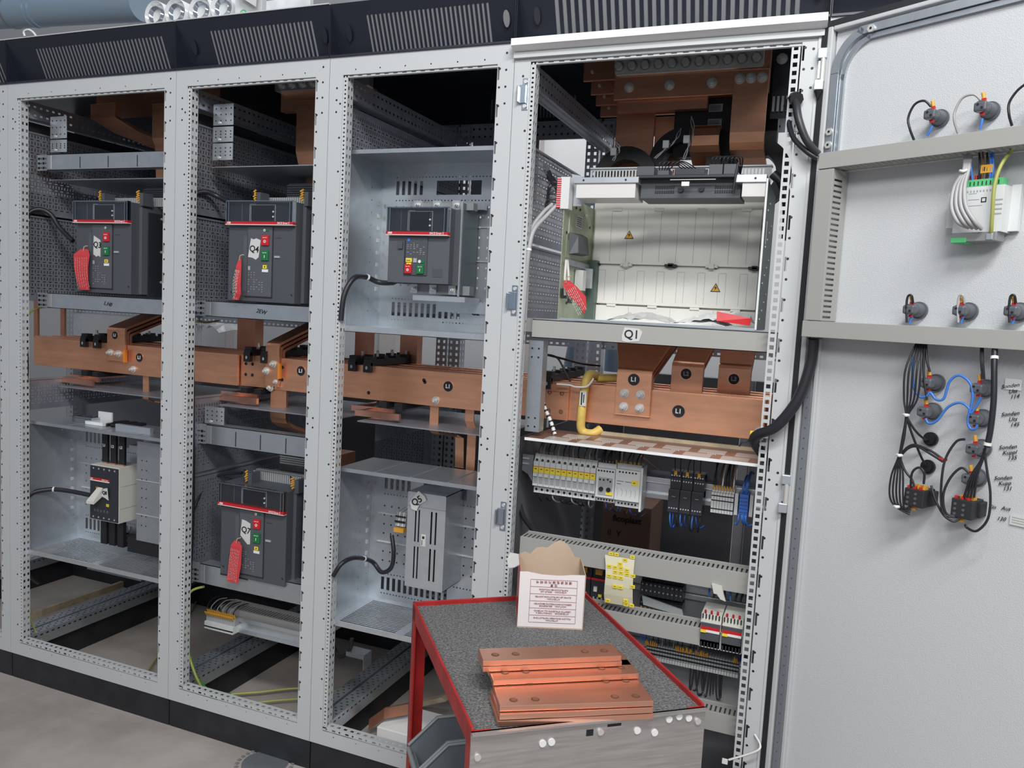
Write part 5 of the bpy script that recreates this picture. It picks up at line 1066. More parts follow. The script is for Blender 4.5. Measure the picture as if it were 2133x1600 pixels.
def f_t(t, x):
    m = M('plastic_white'); m.box(x, x + .0066, .145, .185, .548, .558); m.box(x, x + .0066, .152, .185, .558, .590, 'plastic_grey')
    for z in (.562, .573, .583): m.box(x, x + .0068, .150, .153, z, z + .004, 'black')
    m.build('body', t)
row(34, 2.445, .0076, f_t, 'silver grey terminal of the long lowest row, %s', 'terminal block', 'terminal_block', 'terminals of the long lowest row')
for a, b in ((2.44, 2.475), (2.53, 2.575), (2.585, 2.62), (2.688, 2.70)):
    m = M('ferrule'); x = a
    while x < b: m.cyl((x, .150, .588), (x + rnd.uniform(-.003, .003), .142, .598 + rnd.uniform(0, .012)), .0022, n=6); x += .0052
    m.build('ferrule_row', None, 'yellow ferrules on the long terminal row, cluster at %s' % {2.44: 'its left end', 2.53: 'its middle', 2.585: 'right of its middle', 2.688: 'its right end'}[a], 'ferrules')
wires(16, 2.43, 2.60, .155, .595, .06, 'thin dark wire above the long terminal row', 'wires above the long terminal row', ('cable', 'cable', 'grey_wire'), r=.0016, back=.0)
wires(4, 2.425, 2.45, .15, .595, .06, 'blue wire left above the long terminal row', 'wires above the long terminal row', ('blue',), r=.002, back=.0)
wires(3, 2.70, 2.715, .15, .595, .05, 'dark blue wire at the right end of the long terminal row', 'wires above the long terminal row', ('blue_dark',), r=.003, back=.0)
wires(13, 2.575, 2.66, .15, .545, -.06, 'black wire dropping into the lowest duct', 'wires above the lowest duct', ('cable',), r=.0026, back=-.03)
# loose black conduits between frame and door
cable('front corrugated black conduit looping from post to upper door duct', pc([(1652, 205, .03), (1658, 215, -.02), (1664, 250, -.04), (1680, 292, -.04), (1704, 322, -.03)]), .0095)
cable('rear black conduit looping from post to upper door duct', pc([(1652, 210, .05), (1642, 240, .02), (1652, 285, -.01), (1680, 315, -.03), (1703, 330, -.03)]), .0065)
m = M('black'); m.tube(pc([(1645, 222, .05), (1653, 206, .02), (1660, 206, -.02)]), .016); m.build('cable_gland', None, 'black sleeve where the conduits leave the right post', 'cable sleeve')
cable('thick black cable swinging from the lower door duct into the cabinet', pc([(1694, 706, -.06), (1690, 750, -.05), (1676, 800, -.05), (1654, 845, -.05), (1615, 890, -.04), (1580, 905, -.02), (1570, 918, .0), (1582, 938, .03), (1600, 962, .08)]), .013)
m = M('yellow').box(2.694, 2.712, .0, .012, 1.24, 1.258); m.build('tape_flag', None, 'small yellow tape flag where the thick black cable bends', 'tape')
cable('thin black wire tail beside the yellow tape flag', pc([(1565, 915, .0), (1555, 920, .0), (1545, 922, .0), (1540, 930, .0)]), .002)
t = thing('cable_tie', 'loose white cable tie hanging at the foot of the right post', 'cable tie', tuple(Y(1572, 1535, -.005))); m = M('white'); m.tube(pc([(1572, 1530, -.004), (1583, 1550, -.02), (1580, 1562, -.03), (1556, 1572, -.03), (1518, 1583, -.03)]), .0028, n=6); m.build('strap', t); p = Y(1510, 1586, -.03); M('white').box(p.x - .007, p.x + .007, p.y - .003, p.y + .003, p.z - .006, p.z + .006).build('tie_head', t)
# lock plates on the left post of the wide cabinet
for i, (z, lb) in enumerate(((2.075, 'top'), (1.515, 'middle'), (.90, 'bottom'))):
    t = thing('striker_plate', 'bluish steel striker plate on the post, %s of three' % lb, 'door striker', (2.025, -.01, z)); m = M('bluesteel'); m.box(2.028, 2.046, -.003, 0, z, z + .085); m.box(2.020, 2.040, -.008, -.003, z + .018, z + .066); m.box(2.016, 2.021, -.016, -.003, z + .02, z + .062); m.build('plate', t, bev=.001)
    for dz in (.010, .075): M('steel').cyl((2.037, -.006, z + dz), (2.037, -.003, z + dz), .005, n=12).build('screw', t)
# hinges
def hinge(z, lb):
    t = thing('door_hinge', 'metal door hinge on the right post, %s' % lb, 'hinge', (2.785, -.02, z)); M('zinc_bright').box(2.776, 2.797, -.022, -.004, z, z + .024).build('frame_knuckle', t, bev=.002); M('zinc_bright').box(2.779, 2.800, -.022, -.004, z + .072, z + .096).build('frame_knuckle', t, bev=.002)
    m = M('steel'); m.cyl((2.792, -.016, z + .02), (2.792, -.016, z + .075), .006, n=12); m.box(2.782, 2.794, -.014, -.004, z + .028, z + .068, 'zinc_bright'); m.build('pin', t)
hinge(2.085, 'upper'); hinge(1.065, 'middle')
M('black').cyl((2.786, -.014, 2.066), (2.786, -.014, 2.084), .002, r2=.010, n=12).build('rubber_cone', None, 'dark pointed cap under the upper hinge', 'cap')
# ------------------------------------------------------------------ the open door (local frame: x along the door, -y out of the inner face)
def dth(name, label, cat, s, z, group=None, n=0):
    o = bpy.data.objects.new(name, None); COL.objects.link(o); o.location = D0 + DD * s + DN * n + Vector((0, 0, z)); o.rotation_euler = (0, 0, TH); o['_o'] = (s, -n, z); return tag(o, label, cat, group)
dr = dth('cabinet_door', 'large light grey cabinet door standing open at the right', 'cabinet door', 0, .1)
m = M('door_paint'); m.box(.02, .80, .002, .016, .105, 2.236); m.build('door_panel', dr)
m = M('rubber')
for a, b, c, d in ((-.010, .004, .105, 2.240), (.796, .810, .105, 2.240)): m.box(a, b, -.014, .004, c, d)
m.box(-.010, .810, -.014, .004, 2.228, 2.242); m.box(-.007, .807, -.010, .004, .100, .110); m.build('gasket', dr)
m = M('grey_paint'); m.box(.004, .018, -.014, .002, .11, 2.230); m.box(.018, .782, -.014, .002, 2.218, 2.230); m.box(.782, .796, -.014, .002, .11, 2.230); m.box(.004, .796, -.014, .002, .11, .122); m.build('folded_edge', dr, bev=.003)
m = M('bluesteel2'); H = 1.40 - .13; m.perf((.026, -.013, .13), (1, 0, 0), (0, 0, 1), .016, 1.37, [(k * .025, k * .025 + .004, [(.006, .0095)]) for k in range(1, 54)]); m.box(.025, .0265, -.013, .002, .13, 1.50); m.build('perforated_stiffener', dr, solid=.001)
m = M('grey_paint'); m.box(.0425, .052, -.008, .002, .13, 1.50); m.build('stiffener_flange', dr, bev=.002)
# rounded tube frame of the upper part
def rframe(m, off, r, mt, n0):
    pts = [(.030 + off, -n0, 1.90), (.030 + off, -n0, 2.10)]
    for k in range(7): a = PI - k * PI / 12; pts.append((.030 + off + .075 + math.cos(a) * .075, -n0, 2.118 + math.sin(a) * .085 - off))
    pts += [(.30, -n0, 2.203 - off), (.78, -n0, 2.203 - off)]
    P = smooth(pts, 3); rings = []
    vs = []; fs = []
    for i, p in enumerate(P):
        d = (P[min(i + 1, len(P) - 1)] - P[max(i - 1, 0)]).normalized(); nr = Vector((-d.z, 0, d.x)) * r
        vs += [p + nr, p - nr, p - nr + Vector((0, n0 + .002, 0)), p + nr + Vector((0, n0 + .002, 0))]
    for i in range(len(P) - 1):
        for j in range(4): fs.append((i * 4 + j, i * 4 + (j + 1) % 4, i * 4 + 4 + (j + 1) % 4, i * 4 + 4 + j))
    m.add(vs, fs, mt)

m = M('zinc'); rframe(m, .0, .009, 'zinc', .012); m.build('rounded_stiffener', dr); m = M('zinc_bright'); rframe(m, .016, .0055, 'zinc', .006); m.build('stiffener_flange', dr)
for s, z in ((.031, 1.985), (.031, 1.955), (.112, 2.200)):
    m = M('steel'); m.cyl((s, -.017, z), (s, -.012, z), .009, n=6); m.cyl((s, -.0175, z), (s, -.017, z), .003, 'black', 8); m.build('screw', dr)
def dduct(label, s0, s1, z0, z1, vert=False, d=.065):
    t = dth('wiring_duct', label, 'cable duct', s0, z0, 'slotted grey wiring ducts'); hs = lambda L: [(.006 + .0125 * k, .011 + .0125 * k) for k in range(int(L / .0125) - 1)]
    M('duct_grey').box(s0, s1, -d, -d + .003, z0, z1).build('cover', t, bev=.0008); m = M('duct_grey')
    if vert:
        L = z1 - z0
        for s in (s0 + .002, s1 - .002): m.perf((s, -d + .003, z0), (0, 0, 1), (0, 1, 0), L, d - .003, [(.006, .040, hs(L))])
    else:
        L = s1 - s0
        for z in (z0 + .002, z1 - .002): m.perf((s0, -d + .003, z), (1, 0, 0), (0, 1, 0), L, d - .003, [(.006, .040, hs(L))])
        m.box(s0, s0 + .001, -d + .003, 0, z0, z1)
    m.build('slotted_body', t, solid=.0012); return t
dduct('upper horizontal grey duct on the open door', .042, .79, 1.890, 1.926); dduct('lower horizontal grey duct on the open door', .036, .79, 1.504, 1.541); dduct('short upright grey duct joining the two on the door', .042, .082, 1.543, 1.888, True)
def pilot(label, s, z, wires_=(), tipd=(.008, -.002), grp='dark pilot lamps on the door'):
    t = dth('pilot_lamp', label, 'pilot lamp', s, z - .018, grp); ds, dz = tipd
    m = M('pilot'); m.cyl((s, 0, z), (s, -.006, z), .0185, n=24); m.cyl((s, -.006, z), (s, -.026, z), .0160, r2=.0125, n=24); m.cyl((s, -.026, z), (s, -.050, z), .0118, n=24); m.build('body', t)
    m = M('pilot'); m.box(s - .0125, s + .0125, -.052, -.034, z - .0095, z + .0095); m.build('head', t, bev=.004)
    m = M('black'); m.cyl((s - .004, -.0525, z + .004), (s - .004, -.052, z + .004), .0026, n=10); m.cyl((s + .004, -.0525, z - .003), (s + .004, -.052, z - .003), .0026, n=10); m.build('screw_holes', t)
    M('red').box(s - .001, s + .006, -.045, -.038, z + .0095, z + .016).build('red_ferrule', t); M('red').box(s - .001, s + .006, -.045, -.038, z - .016, z - .0095).build('red_ferrule', t)
    M('ferrule').cyl((s + .0025, -.041, z + .016), (s - .001, -.040, z + .028), .004, n=8).build('yellow_ferrule', t); return t
PL = [('left of the upper row', .278, 1.979), ('second in the upper row', .376, 1.978), ('third in the upper row, at the picture edge', .474, 1.978), ('left of the row above the lower duct', .274, 1.575), ('middle of the row above the lower duct', .375, 1.576), ('right of the row above the lower duct', .470, 1.578),
      ('top of the left pair below the lower duct', .325, 1.423), ('bottom of the left pair below the lower duct', .325, 1.362), ('top one under the thick cable bundle', .424, 1.422), ('second one under the thick cable bundle', .424, 1.361), ('third one down in the right column', .428, 1.300), ('lowest one in the right column', .426, 1.239)]
for lb, s, z in PL: pilot('dark grey pilot lamp, %s' % lb, s, z)
for s, z, lb in ((.326, 1.302, 'upper'), (.326, 1.242, 'lower')):
    m = M('black'); m.cyl((s, 0, z), (s, -.006, z), .015, n=24); m.cyl((s, -.006, z), (s, -.012, z), .011, n=20); o = m.build('blanking_plug', dth('blanking_plug', 'round black plug in the door, %s of two' % lb, 'plug', s, z - .015))
def dw(label, uvn, r=.0025, mt='cable', grp='wires on the door', ties=(), name='wire', cat='wire'):
    pts = [Dr(u, v, n) for u, v, n in uvn]; t = dth(name, label, cat, pts[0].x, pts[0].z, grp); m = M(mt); m.tube(pts, r, n=8, sub=8); m.build('strand', t)
    P = smooth(pts, 8)
    for k in ties:
        i = int(k * (len(P) - 2)); a = P[i]; b = P[i + 1]; d = (b - a).normalized(); M('white').cyl(a - d * .003, a + d * .003, r * 1.25, n=12).build('cable_tie', t)
    return t
dw('black wire looping left over the first upper pilot lamp', [(1939, 222, .045), (1925, 210, .05), (1905, 218, .05), (1892, 245, .05), (1895, 268, .05), (1904, 292, .04)])
dw('grey wire looping left over the second upper pilot lamp', [(2042, 208, .045), (2028, 197, .05), (2005, 204, .05), (1990, 230, .05), (1988, 252, .05), (1996, 278, .04)], mt='grey_wire')
dw('black wire looping left over the third upper pilot lamp', [(2140, 172, .05), (2118, 190, .05), (2102, 215, .05), (2102, 240, .05), (2108, 262, .04)])
for k, (u, v, u2, v2) in enumerate(((1942, 262, 1931, 283), (2046, 247, 2041, 270))): dw('blue wire below the %s upper pilot lamp' % ('first', 'second')[k], [(u, v, .04), ((u + u2) / 2 + 1, (v + v2) / 2, .04), (u2, v2, .04)], mt='blue')
for k, u in enumerate((1901, 2008, 2115)):
    dw('small %s wire arching over the %s pilot lamp above the lower duct' % (('black', 'grey', 'black')[k], ('left', 'middle', 'right')[k]), [(u + 1, 632, .045), (u - 2, 616, .05), (u - 10, 618, .05), (u - 13, 640, .05), (u - 12, 672, .05)], mt='cable' if k != 1 else 'grey_wire')
    dw('short blue wire under the %s pilot lamp above the lower duct' % ('left', 'middle', 'right')[k], [(u - 1, 658, .04), (u - 4, 666, .04), (u - 6, 674, .04)], mt='blue')
# meter
t = dth('power_meter', 'white meter module with green plug and grey cables on the door', 'meter', .33, 1.72); m = M('plastic_white'); m.box(.345, .435, -.045, 0, 1.732, 1.822); m.box(.325, .345, -.03, 0, 1.745, 1.815); m.box(.435, .452, -.012, 0, 1.735, 1.825, 'plastic_white')
for k in range(4): m.box(.418, .434, -.0455, -.045, 1.765 + k * .009, 1.768 + k * .009, 'plastic_grey')
m.box(.394, .404, -.0455, -.045, 1.79, 1.80, 'ink'); m.box(.396, .402, -.0457, -.045, 1.792, 1.798, 'plastic_white')
for k in range(3): m.box(.37, .385 + k * .006, -.0455, -.045, 1.808 - k * .012, 1.8092 - k * .012, 'plastic_grey')
for k in range(9): m.box(.366 + k * .006, .369 + k * .006, -.0455, -.045, 1.811, 1.815, 'plastic_grey')
m.build('housing', t, bev=.0015)
m = M('green_term'); m.box(.352, .430, -.045, -.02, 1.822, 1.836)
for k in range(9): m.box(.362 + k * .0075, .364 + k * .0075, -.0455, -.045, 1.824, 1.832, 'ink')
m.build('green_plug', t, bev=.001)
m = M('iron'); m.box(.345, .43, -.048, -.01, 1.714, 1.732); m.box(.345, .375, -.049, -.01, 1.712, 1.722, 'green_term'); m.box(.412, .424, -.050, -.048, 1.716, 1.728, 'zinc_bright'); m.build('lower_plug', t, bev=.001)
m = M('red')
for k in range(6): m.cyl((.366 + k * .010, -.034, 1.834), (.366 + k * .010, -.034, 1.846), .0028, n=8)
m.build('red_ferrules', t); m = M('ferrule').box(.386, .408, -.042, -.036, 1.848, 1.864); m.box(.392, .394, -.0425, -.042, 1.852, 1.86, 'ink'); m.build('orange_marker', t)
for k in range(4): dw('grey cable of the bundle curving from duct to meter foot, %s' % nth(k, 4), [(2010 + k * 4, 322, .03), (2008 + k * 3, 355, .05), (1988 + k * 7, 390, .06), (1982 + k * 10, 430, .07), (1995 + k * 12, 462, .07), (2018 + k * 9, 474 + k, .055)], .0042, 'grey_wire', 'grey cables of the door meter', name='cable', cat='cable')
m = dw('white tie around the grey cables above the meter', [(2000, 356, .055), (2006, 357, .06), (2014, 354, .055)], .003, 'white', name='cable_tie', cat='cable tie')
for k, (u, mt_) in enumerate(((2022, 'blue'), (2040, 'cable'), (2047, 'brown_wire'), (2056, 'cable'), (2063, 'blue'), (2068, 'blue'))): dw('%s wire above the green meter plug, %s of six' % ({'blue': 'blue', 'cable': 'black', 'brown_wire': 'brown'}[mt_], nth(k, 6)), [(u, 318, .03), (u + 1, 350, .04), ((2027, 2037, 2044, 2052, 2060, 2064)[k], 388, .035)], .0022, mt_, 'wires above the green meter plug')
dw('yellow green wire running down over the meter edge', [(2108, 312, .03), (2085, 345, .05), (2072, 385, .06), (2068, 430, .06), (2065, 480, .05), (2064, 498, .03)], .0036, 'ground_wire')
# wiring below the lower duct
BK = 'black wires of the left bundle on the door'
for k in range(5):
    o = k * 3
    dw('black wire of the left door bundle, %s' % nth(k, 5), [(1910 + o, 712, .04), (1886 + k * 8, 770, .06 + .004 * (k % 2)), (1883 + k * 7, 830, .06), (1887 + k, 866, .06), (1880 + k, 910, .058 + .004 * (k % 2)), (1872 + k * 1.2, 950, .06), (1857 + k * 6, 990, .06), (1853 + k * 7, 1030, .06), (1864 + k * 5, 1056 + (k - 2), .055), (1895 + o * .4, 1052 + (4 - k) * 5, .05)], .0021, 'cable', BK)
for k, (u, v, lb) in enumerate(((1887, 865, 'upper'), (1873, 949, 'middle'), (1867, 1056, 'lower'))):
    dw('white tie on the left door bundle, %s' % lb, [(u - 4, v - 1, .06), (u, v, .066), (u + 5, v, .06)], .0035, 'white', name='cable_tie', cat='cable tie')
dw('black wire to the upper round plug', [(1888, 868, .06), (1905, 895, .05), (1922, 912, .03), (1934, 917, .012)]); dw('black wire to the lower round plug', [(1888, 868, .06), (1900, 905, .05), (1918, 950, .03), (1930, 972, .012)])
dw('black wire pair with red ends arching right, upper', [(1874, 950, .05), (1890, 932, .05), (1908, 927, .05), (1940, 940, .05), (1966, 958, .05)]); dw('black wire pair with red ends arching right, lower', [(1874, 952, .05), (1892, 934, .05), (1912, 931, .05), (1942, 948, .05), (1964, 962, .05)])
dw('red stripped wire end left of the right switch block', [(1956, 954, .05), (1966, 958, .05), (1972, 957, .05)], .003, 'red')
dw('short black wire loop on top of the left switch block', [(1897, 1014, .05), (1900, 985, .055), (1914, 974, .055), (1925, 985, .055), (1924, 1008, .05)])
dw('black wire from the bundle to the top of the left switch block', [(1874, 952, .05), (1885, 980, .05), (1900, 1000, .05), (1904, 1014, .05)])
dw('long black wire from the left block under to the right block', [(1940, 1012, .04), (1948, 1040, .05), (1965, 1072, .06), (1985, 1086, .06), (1998, 1082, .05)])
dw('black wire up from the left pair of pilot lamps, first', [(1937, 775, .05), (1931, 750, .05), (1929, 712, .04)]); dw('black wire up from the left pair of pilot lamps, second', [(1931, 833, .05), (1924, 780, .05), (1926, 712, .04)])
dw('upper blue wire waving between the pilot lamp columns', [(1902, 740, .05), (1902, 800, .05), (1915, 826, .05), (1930, 825, .05), (1938, 818, .05), (1950, 832, .05), (1966, 830, .05), (1978, 795, .05), (1998, 782, .05), (2020, 797, .05), (2026, 825, .05), (2020, 860, .05)], .0026, 'blue')
dw('lower blue wire waving between the pilot lamp columns', [(1928, 872, .05), (1935, 882, .05), (1952, 876, .05), (1975, 848, .05), (2000, 839, .05), (2018, 850, .05), (2022, 862, .05), (2040, 835, .05), (2044, 828, .05)], .0026, 'blue')
dw('short blue wire curling down beside the right column', [(2019, 858, .05), (2016, 880, .05), (2022, 893, .05), (2032, 893, .05), (2036, 884, .05)], .0026, 'blue')
dw('thick black cable running down the right column of the door', [(2073, 712, .05), (2071, 760, .065), (2070, 830, .07), (2064, 890, .07), (2056, 932, .07)], .0058, 'cable', ties=(.2, .98), name='cable', cat='cable')
for k in range(4): dw('black wire fanning down from the thick cable, %s' % nth(k, 4), [(2053, 932, .065), (2046 - k, 960, .06), (2036 - k * 4, 990, .06), (2026 - k * 7 + 3, 1036, .05)], .0024)
dw('black wire looping far right below the thick cable', [(2050, 935, .06), (2056, 980, .06), (2063, 1030, .06), (2058, 1080, .06), (2035, 1106, .06), (2015, 1100, .05), (2010, 1092, .05)])
dw('long black wire looping left of the right switch block', [(2010, 915, .05), (1992, 920, .05), (1972, 950, .055), (1963, 985, .06), (1960, 1040, .06), (1968, 1072, .06), (1995, 1078, .05)]); dw('black wire looping from lowest pilot lamp to right block', [(2018, 985, .05), (2002, 975, .05), (1980, 995, .055), (1965, 1030, .06), (1970, 1068, .06), (1995, 1076, .05)])
for k in range(2): dw('black wire down to the top pilot lamp of the right column, %s' % ('left', 'right')[k], [(2044 + k * 3, 712, .04), (2044 + k * 3, 750, .05), (2047 + k * 3, 790, .05)])
def block(label, s0, s1, z0, z1, right=False):
    t = dth('switch_block', label, 'selector switch', (s0 + s1) / 2, z0, 'black selector switch blocks on the door'); m = M('rubber'); m.box(s0, s1, -.055, -.004, z0, z1); m.box(s0 + .006, s1 + .006, -.03, 0, z0 + .004, z1 - .004); m.build('housing', t, bev=.002)
    m = M('brk2'); [m.cyl((s0 + .008 + (k % 2) * .016, -.056, z0 + .008 + (k // 2) * .010), (s0 + .008 + (k % 2) * .016, -.055, z0 + .008 + (k // 2) * .010), .003, n=10) for k in range(6)]; m.build('screws', t)
    m = M('ferrule'); [m.box(s0 + .012 + k * .010, s0 + .018 + k * .010, -.045, -.03, z1, z1 + .008) for k in range(3)]; m.box(s0 + .014, s0 + .022, -.045, -.035, z0 - .009, z0); m.build('yellow_ferrules', t)
    m = M('red'); [m.box(s0 + .004 + k * .012, s0 + .009 + k * .012, -.052, -.045, z1, z1 + .005) for k in range(3)]; m.build('red_ferrules', t)
block('left black switch block low on the door', .306, .347, 1.160, 1.198); block('right black switch block low on the door', .402, .443, 1.158, 1.197)
for i, (u, v, s_) in enumerate(((2100, 815, 'Sonden\n  Uts\n   114'), (2100, 873, 'Sonden\n  Uts\n   145'), (2095, 942, 'Sonden\n Kuppl\n   135'), (2085, 1006, 'Sonden\n Kupp\n   131'), (2076, 1068, 'Ein   Aus\n\n  130'))):
    p = Dr(u, v, 0); text('handwritten_mark', s_, dr, (p.x + .005, -.0005, p.z), .011, 'ink', rot=(PI / 2, -.25 if i < 4 else -.1, 0), shear=.4)
p = Dr(2103, 1088, 0); m = M('paper').box(p.x, p.x + .08, -.001, .001, p.z - .004, p.z + .016)
for k in range(3): m.box(p.x + .004, p.x + .07, -.0014, -.001, p.z + .001 + k * .005, p.z + .0025 + k * .005, 'plastic_grey')
m.build('data_sticker', dr); p = Dr(2094, 790, 0); M('white_paint').box(p.x, p.x + .03, -.0003, .001, p.z - .02, p.z + .002).build('tape_piece', dr, label='pale piece of tape')
# ------------------------------------------------------------------ trolley
CT = at(860, 1258, 2, .80); CR = math.radians(38.6); CW, CL = .455, .60
ct = bpy.data.objects.new('tool_trolley', None); COL.objects.link(ct); ct.location = (CT.x, CT.y, 0); ct.rotation_euler = (0, 0, CR); ct['_o'] = (0, 0, 0)
tag(ct, 'red steel trolley with a grey mat in front of the cabinets', 'trolley')
m = M('floor_mat'); m.box(.004, CW - .004, -CL + .004, -.004, .772, .795); m.build('mat_top', ct)
for a, b, c, d in ((0, CW, -.005, 0), (0, .005, -CL, 0), (CW - .005, CW, -CL, 0)): M('red_frame').box(a, b, c, d, .765, .806).build('edge_strip', ct, bev=.001)
for x, y, sx, sy in ((0, 0, 1, -1), (0, -CL, 1, 1), (CW, 0, -1, -1), (CW, -CL, -1, 1)):
    m = M('red_frame'); m.box(min(x, x + sx * .035), max(x, x + sx * .035), min(y, y + sy * .004), max(y, y + sy * .004), .03, .80); m.box(min(x, x + sx * .004), max(x, x + sx * .004), min(y, y + sy * .035), max(y, y + sy * .035), .03, .80); m.build('leg', ct)
m = M('alu'); m.box(-.001, CW + .001, -CL - .004, -CL, .36, .800); m.box(-.001, CW + .001, -CL - .012, -CL, .796, .800); m.build('front_panel', ct)
m = M('iron')
for x, z in ((.012, .755), (.012, .725), (CW - .015, .775)): m.cyl((x, -CL - .008, z), (x, -CL - .004, z), .006, 'steel', 12)
m.cyl((CW * .53, -CL - .008, .776), (CW * .53, -CL - .004, .776), .006, 'steel', 12); m.box(CW * .47, CW * .50, -CL - .0045, -CL - .004, .770, .782, 'ink'); m.box(CW * .56, CW * .62, -CL - .0045, -CL - .004, .783, .788, 'ink'); m.build('screws', ct)
m = M('red_frame'); m.box(0, CW, -.004, 0, .08, .11); m.box(0, .004, -CL, 0, .30, .33); m.box(.0, CW, -CL, -.0, .30, .304, 'iron'); m.build('lower_frame', ct)
cmi = Matrix.Translation(ct.location) @ Matrix.Rotation(CR, 4, 'Z')
inv = cmi.inverted()
def onfront(u, v):
    d = ray(u, v); n = cmi.to_3x3() @ Vector((0, -1, 0)); p0_ = cmi @ Vector((0, -CL - .004, 0)); q = CAM + d * (n.dot(p0_ - CAM) / n.dot(d)); return inv @ q
def ctop(u, v, z): return inv @ at(u, v, 2, z)
p0 = None
for i, (u, v) in enumerate(((1130, 1548), (1148.5, 1545), (1327, 1521), (1363, 1525.5), (1393, 1497.5), (1414, 1492), (1434, 1495))):
    q = onfront(u, v); o = M('white').cyl((0, .0, 0), (0, -.003, 0), .0065, n=24).build('magnet', None, 'white round magnet on the trolley panel, %s of seven' % nth(i, 7), 'magnet', 'white magnets on the trolley', keep=True); o.location = cmi @ Vector((q.x, -CL - .004, q.z)); o.rotation_euler = (0, 0, CR)
# rivet on left edge strip
def cth(name, label, cat, p, rot=0, group=None):
    o = bpy.data.objects.new(name, None); COL.objects.link(o); o.location = p; o.rotation_euler = (0, 0, rot); o['_o'] = (0, 0, 0); return tag(o, label, cat, group)
# copper plates, each laid from two measured near corners
ZC = .7955
def plate(label, u0, v0, u1, v1, z, depth, mt='copper_new', T=.0106):
    a = at(u0, v0, 2, z); b = at(u1, v1, 2, z); d = b - a; L = d.length; an = math.atan2(d.y, d.x)
    t = cth('copper_plate', label, 'copper plate', (a.x, a.y, z - T), an, 'loose drilled copper plates on the trolley'); m = M(mt); m.box(0, L, 0, depth, 0, T)
    for s in (.028, .068, L - .068, L - .028):
        for y in ((.020, depth - .020) if depth > .07 else (depth * .45,)): m.cyl((s, y, T), (s, y, T + .0003), .0078, 'brown_wire', 20); m.cyl((s + .0012, y + .0012, T + .0002), (s + .0012, y + .0012, T + .0005), .0056, 'copper_dull', 16)
    m.build('plate', t, bev=.0011); return t
plate('lowest copper plate of the front stack', 1037, 1502, 1362, 1487, ZC + .0125, .10); plate('second copper plate of the front stack', 1041, 1489, 1361, 1474, ZC + .0245, .10); plate('top copper plate of the front stack', 1041, 1471, 1362, 1460, ZC + .0365, .10)
plate('lower plate of the stepped pair in the middle of the pile', 1027, 1417, 1332, 1403, ZC + .0487, .062); plate('upper plate of the stepped pair in the middle of the pile', 1017, 1397, 1316, 1385, ZC + .0487, .018 + .045)
plate('lower plate of the rear stack', 1006, 1389, 1296, 1377, ZC + .0609, .06); plate('top plate of the rear stack', 1006, 1377, 1295, 1366, ZC + .0731, .055)
for k in range(4): plate('copper plate beneath the rear stack, %s' % ('lowest', 'second', 'third', 'topmost')[k], 1010 + k, 1376, 1290, 1366, ZC + .0122 * (k + 1), .05)
# torn carton
A = at(1077, 1306, 2, .7955); B = at(1213, 1312, 2, .7955); W_ = (B - A).length; an = math.atan2((B - A).y, (B - A).x)
t = cth('carton_box', 'small torn open white and red carton on the trolley', 'box', A, an); Hc = .133; dp = .12; th = .002
m = M('pink_box'); 
def wallx(m, x0, x1, y, tops, mt, mi):   # wall along x with ragged top
    n = len(tops) - 1; vs = []; fs = []
    for i, h in enumerate(tops): x = x0 + (x1 - x0) * i / n; vs += [(x, y, 0), (x, y, h)]
    for i in range(n): fs.append((2 * i, 2 * i + 2, 2 * i + 3, 2 * i + 1))
    m.add(vs, fs, mt); vs2 = [(a, b + th, c) for a, b, c in vs]; m.add(vs2, [tuple(reversed(f)) for f in fs], mi)
    m.add(vs + vs2, [(2 * i + 1, 2 * i + 3, 2 * i + 3 + len(vs), 2 * i + 1 + len(vs)) for i in range(n)], 'box_inner')
wallx(m, 0, W_, 0, [Hc, Hc * 1.005, Hc * .985, Hc * .965, Hc * .96, Hc * .955, Hc * .96, Hc * .975, Hc * .98, Hc * .98], 'pink_box', 'box_inner'); m.build('front_wall', t)
m = M('box_inner'); wallx(m, 0, W_, dp, [Hc * 1.02, Hc * 1.08, Hc * 1.04, Hc * 1.16, Hc * 1.18, Hc * 1.17, Hc * 1.26, Hc * 1.32, Hc * 1.30, Hc * 1.20, Hc * 1.02, Hc * 1.0], 'box_inner', 'pink_box'); m.build('rear_wall', t)
m = M('red'); m.box(0, .0015, .002, dp, 0, Hc * 1.0, 'red'); m.box(.0015, .003, .002, dp, 0, Hc * .99, 'box_inner'); m.add([(0, 0, Hc), (0, 0, Hc * .98), (0, dp, Hc), (0, dp, Hc * 1.06), (0, dp * .5, Hc * 1.02)], [(0, 1, 2, 3, 4)], 'box_inner'); m.build('side_wall', t)
m = M('box_inner'); m.add([(W_, 0, 0), (W_, dp, 0), (W_, dp, Hc), (W_, dp * .6, Hc * 1.02), (W_, dp * .3, Hc * .99), (W_, 0, Hc * .98)], [(0, 1, 2, 3, 4, 5)]); m.box(0, W_, 0, dp, 0, .002); m.build('side_wall', t, solid=.002)
m = M('paper'); m.add([(0, dp * .4, Hc * 1.0), (0, dp, Hc * 1.02), (-.022, dp * .9, Hc * 1.07), (-.030, dp * .6, Hc * 1.02), (-.026, dp * .4, Hc * .93), (-.012, dp * .3, Hc * .98)], [(0, 1, 2, 3, 4, 5)]); m.build('torn_flap', t, solid=.002)
x0, x1, z0, z1 = W_ * .17, W_ * .88, Hc * .10, Hc * .87
fr = M('ink_red'); 
for x in (x0, x1): fr.box(x - .0004, x + .0004, -.0006, 0, z0, z1)
for k in range(7): z = z0 + (z1 - z0) * k / 6; fr.box(x0, x1, -.0006, 0, z - .0004, z + .0004)
fr = fr.build('label_frame', t, label='printed frame of warnings, upside down')
